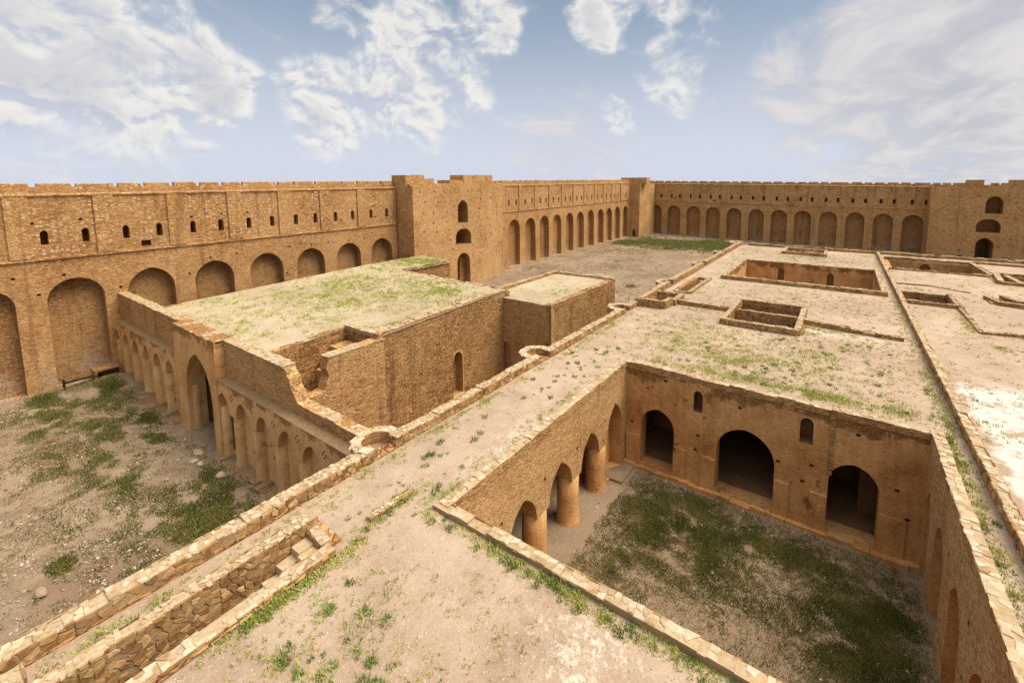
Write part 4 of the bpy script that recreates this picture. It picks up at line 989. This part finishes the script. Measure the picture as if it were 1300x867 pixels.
hp_ = [(-46 + 21 * random.random(), 12 + 18.5 * random.random()) for _ in range(7000)]
weeds('roof_grass', [p for p in hp_ if noise.noise(Vector((p[0] * .35, p[1] * .5, 9))) + .25 * math.sin(p[0] * 3.1) > R(-.35, .45)], hall_z, 'roof_weed', .13, 8, .16, .02, on_hall, .4, lambda x, y: R(.25, 1))
weeds('roof_grass', scatter([(-44, 35, 3, 4, 1), (-43, 37, 3, 2, 1), (-36, 20, 5, 5, .8), (-30, 27, 4, 3, 1.3), (-40, 26, 5, 5, .8)], 4500), hall_z, 'roof_weed', .15, 9, .2, .02, on_hall, .4, lambda x, y: R(.1, .8))
weeds('roof_grass', [(R(AX0 + .5, AX1 - .5), R(AY0 + .5, AY1 - .5)) for _ in range(500)], lambda x, y: 6.86, 'roof_weed', .12, 7, .15, .018, lambda x, y: noise.noise(Vector((x * .5, y * .5, 1))) > -.1, None, lambda x, y: R(.3, 1))
# sunken court
def in_court(x, y): return CX0 + .95 < x < CX1 - .1 and CY0 + .1 < y < CY1 - .5
cs = [(-7.0, 20.5, 2.8, 3.2, 4.6), (-5.0, 21.0, 3, 2.4, 3.6), (-1.5, 21.8, 4, 1.7, 2.6), (1.6, 19.8, 2.2, 2.8, 4.2), (-4.5, 18.2, 3.5, 1.8, 2.0), (.8, 17.8, 2.2, 2.2, 1.8), (-7.5, 16.5, 1.6, 3, 1.2), (2.6, 18.5, 1.0, 3, 1.2), (-1.0, 14, 4, 2.2, .6), (-5.5, 13, 3, 2, .6)]
weeds('court_grass', scatter(cs, 30000), lambda x, y: G(x, y), 'court_weed', .085, 9, .18, .013, in_court, .8, lambda x, y: .35 + .45 * noise.noise(Vector((x * .7, y * .7, 3))) + (.25 if y < 17 else 0))
weeds('court_grass', [(R(CX0 + 1, CX1), R(CY0, CY1)) for _ in range(6500)], lambda x, y: G(x, y), 'court_weed', .06, 6, .11, .013, in_court, None, lambda x, y: R(.3, 1))
weeds('court_grass', [(R(CX0 + 1, CX1), R(CY0, CY1)) for _ in range(4500)], lambda x, y: G(x, y), 'dry_weed', .05, 7, .14, .012, in_court, .7)
# near yard
def in_yard(x, y): return -53.5 < x < -15.8 and -4 < y < 10.2 and noise.noise(Vector((x * .55, y * 1.1, 3))) + .8 * noise.noise(Vector((x * 1.7, y * 2.6, 9))) > -.12 + R(-.2, .2)
ysp = [(-36, 6, 15, 4, 6), (-49, 6, 5, 3, 3), (-26.5, 8.2, 3.8, 1.7, 7.0), (-23.5, 7.0, 3.6, 1.9, 7.0), (-29.5, 8.7, 1.8, .9, 1.8), (-27, 6.3, 3, 1.0, 1.4), (-49.5, 9.0, 2.0, .9, 2.2), (-47.0, 8.3, 2.2, .7, 1.3), (-43.2, 9.2, 1.6, .7, 1.5), (-41.2, 9.2, 1.2, .5, 1.2), (-41.0, 7.2, 1.4, .5, 1.0), (-43, 6.9, 1.6, .5, 1.0), (-37.6, 8.7, 1.3, .5, .9), (-46, 5.0, 3.4, 1.0, 1.8), (-50, 5.2, 2.4, .9, 1.2), (-40, 4.3, 2, .6, .8), (-34.5, 5.5, .8, .4, .5), (-33, 6.3, .8, .4, .5), (-28.3, 2.9, .45, .3, .45), (-52, 5.9, 1.4, .8, .8), (-37, 6.0, 2, .5, .5), (-21, 6.5, 2, 1.5, 1.4), (-24, 4.6, 3, 1, .9)]
deadw = scatter([(-25, 5.0, 5, 1.6, 2), (-36, 5, 10, 3, 2), (-47, 5, 6, 4, 2)], 5000)
weeds('yard_grass', deadw, lambda x, y: G(x, y), 'dry_weed', .06, 7, .3, .02, in_yard, .6)
weeds('yard_grass', scatter(ysp, 27000), lambda x, y: G(x, y), 'yard_weed', .10, 9, .32, .024, in_yard, .6, lambda x, y: .3 + .4 * noise.noise(Vector((x * .6, y * .6, 3))) + R(-.1, .25))
weeds('yard_grass', [(R(-53, -17), R(-1, 10)) for _ in range(4200)], lambda x, y: G(x, y), 'yard_weed', .08, 6, .18, .022, in_yard, .4, lambda x, y: R(.3, 1))
# far lawn and the bare yard beyond the annex
lsp = [(-42, 118, 12, 9, 4), (-32, 120, 10, 7, 4), (-48, 114, 5, 6, 1.5), (-24, 122, 8, 8, 3), (-14, 126, 10, 6, 2), (0, 128, 12, 5, 2)]
weeds('lawn_grass', [p for p in scatter(lsp, 14000) if p[1] < 138 and p[0] > -53], G, 'lawn_weed', .28, 9, .5, .07, lambda x, y: y > 107, .12, lambda x, y: R(.1, .8))
weeds('yard_grass', [p for p in scatter([(-40, 80, 12, 18, 2), (-28.5, 67.5, 1.2, 1.2, .5), (-28, 62, 6, 3, .5), (-51, 70, 2, 8, .6), (-45, 100, 10, 8, 2), (-22.5, 24, 1.2, 9, .6)], 1500) if -53 < p[0] < -17], G, 'yard_weed', .16, 7, .3, .05, lambda x, y: True, .2, lambda x, y: R(.4, 1))
# pebbles and chips
def chips(name, pts, zf, s0, s1, mat='field_stone', ok=lambda x, y: True):
    m = MB()
    for (x, y) in pts:
        if not ok(x, y): continue
        s = R(s0, s1) * (2 if R(0, 1) < .06 else 1); z = zf(x, y); a = R(0, 6.28); t = R(0, 1) ** .7
        c, q = math.cos(a) * s, math.sin(a) * s
        e, g = R(.5, .9), R(.3, .7)
        m.add([(x - c, y - q, z - .005), (x + q * e, y - c * e, z - .005), (x + c, y + q, z - .005), (x - q * e, y + c * e, z - .005), (x - c * .4, y - q * .4, z + s * g), (x + q * .4, y - c * .4, z + s * g), (x + c * .5, y + q * .4, z + s * g * .8), (x - q * .4, y + c * .4, z + s * g)],
              [(4, 5, 6, 7), (0, 1, 5, 4), (1, 2, 6, 5), (2, 3, 7, 6), (3, 0, 4, 7)], 0, t)
    return tag(m.build(name, [mat]), kind='stuff')
chips('gravel', [(R(-14.4, 4.5), 2 + 24 * random.random() ** 1.6) for _ in range(5200)] + scatter([(-4.5, 7.8, 3.5, 1.5, 1), (-2.5, 7.5, 4, 2, 1)], 1800), roof_z, .008, .026, ok=on_roof)
chips('gravel', [(R(-14, 20), R(24, 84)) for _ in range(2500)], roof_z, .02, .05, ok=on_roof)
chips('gravel', [(R(-53, -16), R(-3, 10.3)) for _ in range(6500)] + scatter([(-24, 4.5, 6, 2.5, 1)], 2500), G, .02, .065, ok=in_yard)
chips('gravel', [(R(CX0, CX1), R(CY0, CY1)) for _ in range(2600)] + [(R(CX0, CX1), CY1 - abs(np.random.normal(.5, .25))) for _ in range(350)], G, .012, .045)
chips('gravel', [(R(-53, -17), R(42, 125)) for _ in range(4000)], G, .04, .12)

# ------------------------------------------------------------------ sky, sun, camera
W = bpy.data.worlds.new('World'); SC.world = W; W.use_nodes = True
t = NT(W.node_tree); bg = W.node_tree.nodes['Background']
SUN_EL, SUN_AZ = math.radians(56), math.radians(64)      # azimuth measured from +Y towards +X
sky = t.node('ShaderNodeTexSky'); sky.sky_type = 'NISHITA'; sky.sun_disc = False
sky.sun_elevation = SUN_EL; sky.sun_rotation = SUN_AZ; sky.air_density = 1.0; sky.dust_density = 2.5; sky.ozone_density = 1.2
d = t.node('ShaderNodeTexCoord').outputs['Generated']
sx = t.node('ShaderNodeSeparateXYZ'); t.link(d, sx.inputs[0]); dz = sx.outputs[2]
den = t.math('ADD', t.math('MAXIMUM', dz, 0.0), .16)
pl = t.vmath('DIVIDE', d, t.node('ShaderNodeCombineXYZ').outputs[0])
cmb = t.node('ShaderNodeCombineXYZ'); t.link(t.math('DIVIDE', sx.outputs[0], den), cmb.inputs[0]); t.link(t.math('DIVIDE', sx.outputs[1], den), cmb.inputs[1])
pl = cmb.outputs[0]
# cloud banks: where they stand on the dome (direction, angular radius, amount)
BANKS = [(-0.963, 0.154, 0.220, 7.7, 1.00), (-0.962, 0.224, 0.155, 7.0, 1.00), (-0.924, 0.334, 0.189, 5.0, 1.00), (-0.987, 0.131, 0.098, 6.4, 0.80), (-0.963, 0.257, 0.085, 5.5, 0.70), (-0.921, 0.271, 0.279, 2.9, 0.70),
         (-0.850, 0.501, 0.160, 6.3, 0.80), (-0.760, 0.627, 0.170, 6.0, 0.90), (-0.777, 0.569, 0.268, 5.2, 0.60), (-0.711, 0.632, 0.310, 6.7, 0.90), (-0.615, 0.723, 0.317, 4.1, 0.80), (-0.659, 0.721, 0.214, 3.3, 0.60), (-0.805, 0.500, 0.319, 2.7, 0.60),
         (-0.418, 0.842, 0.342, 4.4, 0.90), (-0.312, 0.885, 0.344, 3.0, 0.70), (-0.306, 0.924, 0.230, 5.2, 0.75), (-0.422, 0.895, 0.142, 2.9, 0.70), (-0.230, 0.914, 0.335, 2.4, 0.50),
         (0.3, .2, .93, 30, .5), (.9, .1, .4, 22, .6), (.3, -.9, .3, 25, .7)]
VEILS = [(0.164, 0.964, 0.207, 8.5, 1.0), (0.051, 0.980, 0.191, 7.3, 0.80), (-0.039, 0.983, 0.177, 6.0, 0.6), (0.130, 0.987, 0.094, 8.4, 0.7), (.25, .93, .27, 10, 1.0), (-0.501, 0.862, 0.076, 5.9, 0.40)]
def cover(lst, k):
    tot = None
    for x, y, z, a, w in lst:
        dt = t.vmath('DOT_PRODUCT', d, tuple(Vector((x, y, z)).normalized()))
        m = t.rng(dt, math.cos(math.radians(a * k)), math.cos(math.radians(a * .15)), 0, w)
        tot = m if tot is None else t.math('MAXIMUM', tot, m)
    return tot
cov = cover(BANKS, 1.35); vcov = cover(VEILS, 1.7)
def fbm(vec, sc, dist=.0, det=8, r=.62): return t.noise(vec, sc, det, r, dist)
sdir = (0.24, .97, 0)
ds = t.scaled(d, (1, 1, 1.35))
c1 = t.noise(ds, 10.0, 10, .58, .3); c2 = t.noise(t.vmath('ADD', ds, (.003, .006, .017)), 10.0, 10, .58, .3)
lump = t.math('ADD', c1, t.math('MULTIPLY', t.math('SUBTRACT', cov, .5), .44))
dens = t.rng(lump, .42, .72)
shade = t.rng(t.math('SUBTRACT', c1, c2), -.10, .06)
vn = t.noise(t.scaled(pl, (1, .55, 1)), 2.2, 9, .62, .5)
veil = t.math('MULTIPLY', t.rng(t.math('ADD', vn, t.math('MULTIPLY', t.math('SUBTRACT', vcov, .5), .5)), .30, .66), .95)
haze = t.rng(dz, .42, .03)
base = t.mix(.85, sky.outputs[0], (1.02, 1.38, 1.8))
base = t.mix(t.math('MULTIPLY', haze, .92), base, (2.95, 3.12, 3.6))
thick = t.rng(lump, .60, .86)
ccol = t.mix(shade, (2.4, 2.55, 2.95), (4.15, 4.0, 3.7))
ccol = t.mix(t.math('MULTIPLY', thick, .75), ccol, (2.45, 2.5, 2.75))
col = t.mix(veil, base, t.mix(t.rng(vn, .35, .65), (2.3, 2.35, 2.6), (3.3, 3.2, 3.15)))
col = t.mix(t.math('MULTIPLY', dens, t.rng(dz, .0, .10, .25, .95)), col, ccol)
# cloud glow round the sun's place, out of view, widened for soft light
sv = Vector((math.sin(SUN_AZ) * math.cos(SUN_EL), math.cos(SUN_AZ) * math.cos(SUN_EL), math.sin(SUN_EL)))
gl = t.rng(t.vmath('DOT_PRODUCT', d, tuple(sv)), math.cos(math.radians(44)), 1.0, 0, 1)
col = t.mix(t.math('MULTIPLY', gl, .8), col, (17, 16.4, 15.2))
col = t.mix(t.math('MULTIPLY', t.rng(dz, .42, .80), .45), col, (8.5, 8.2, 7.6))     # brighter overhead sky, out of view, added as diffuse fill
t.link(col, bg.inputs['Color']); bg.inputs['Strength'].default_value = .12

sun = bpy.data.lights.new('sun', 'SUN'); sun.energy = 1.75; sun.angle = math.radians(36); sun.color = (1, .91, .77)
so = bpy.data.objects.new('sun', sun); COL.objects.link(so); so.location = (20, 60, 80)
so.rotation_euler = (-sv).to_track_quat('-Z', 'Y').to_euler()

cam = bpy.data.cameras.new('camera'); co = bpy.data.objects.new('camera', cam); COL.objects.link(co)
fpx, cx_, cy_ = 563.446, 692.398, 298.455
cam.sensor_fit = 'HORIZONTAL'; cam.sensor_width = 36; cam.lens = fpx * 36 / 1300
cam.shift_x = (650 - cx_) / 1300; cam.shift_y = -(433.5 - cy_) / 1300
cam.clip_start = .1; cam.clip_end = 3000
fw = Vector((-0.55455501, 0.82440462, -0.11325092)); rt = Vector((0.82989655, 0.55791189, -0.00245608)); up = Vector((-0.06115923, 0.09534858, 0.99356338))
M = Matrix((rt, up, -fw)).transposed().to_4x4(); M.translation = (0, 0, 17.0)
co.matrix_world = M
SC.camera = co

SC.view_settings.view_transform = 'Standard'; SC.view_settings.look = 'None'
SC.view_settings.exposure = .95; SC.view_settings.gamma = 1; SC.view_settings.use_curve_mapping = False
SC.render.engine = 'CYCLES'
SC.cycles.max_bounces = 6; SC.cycles.diffuse_bounces = 4; SC.cycles.use_denoising = True
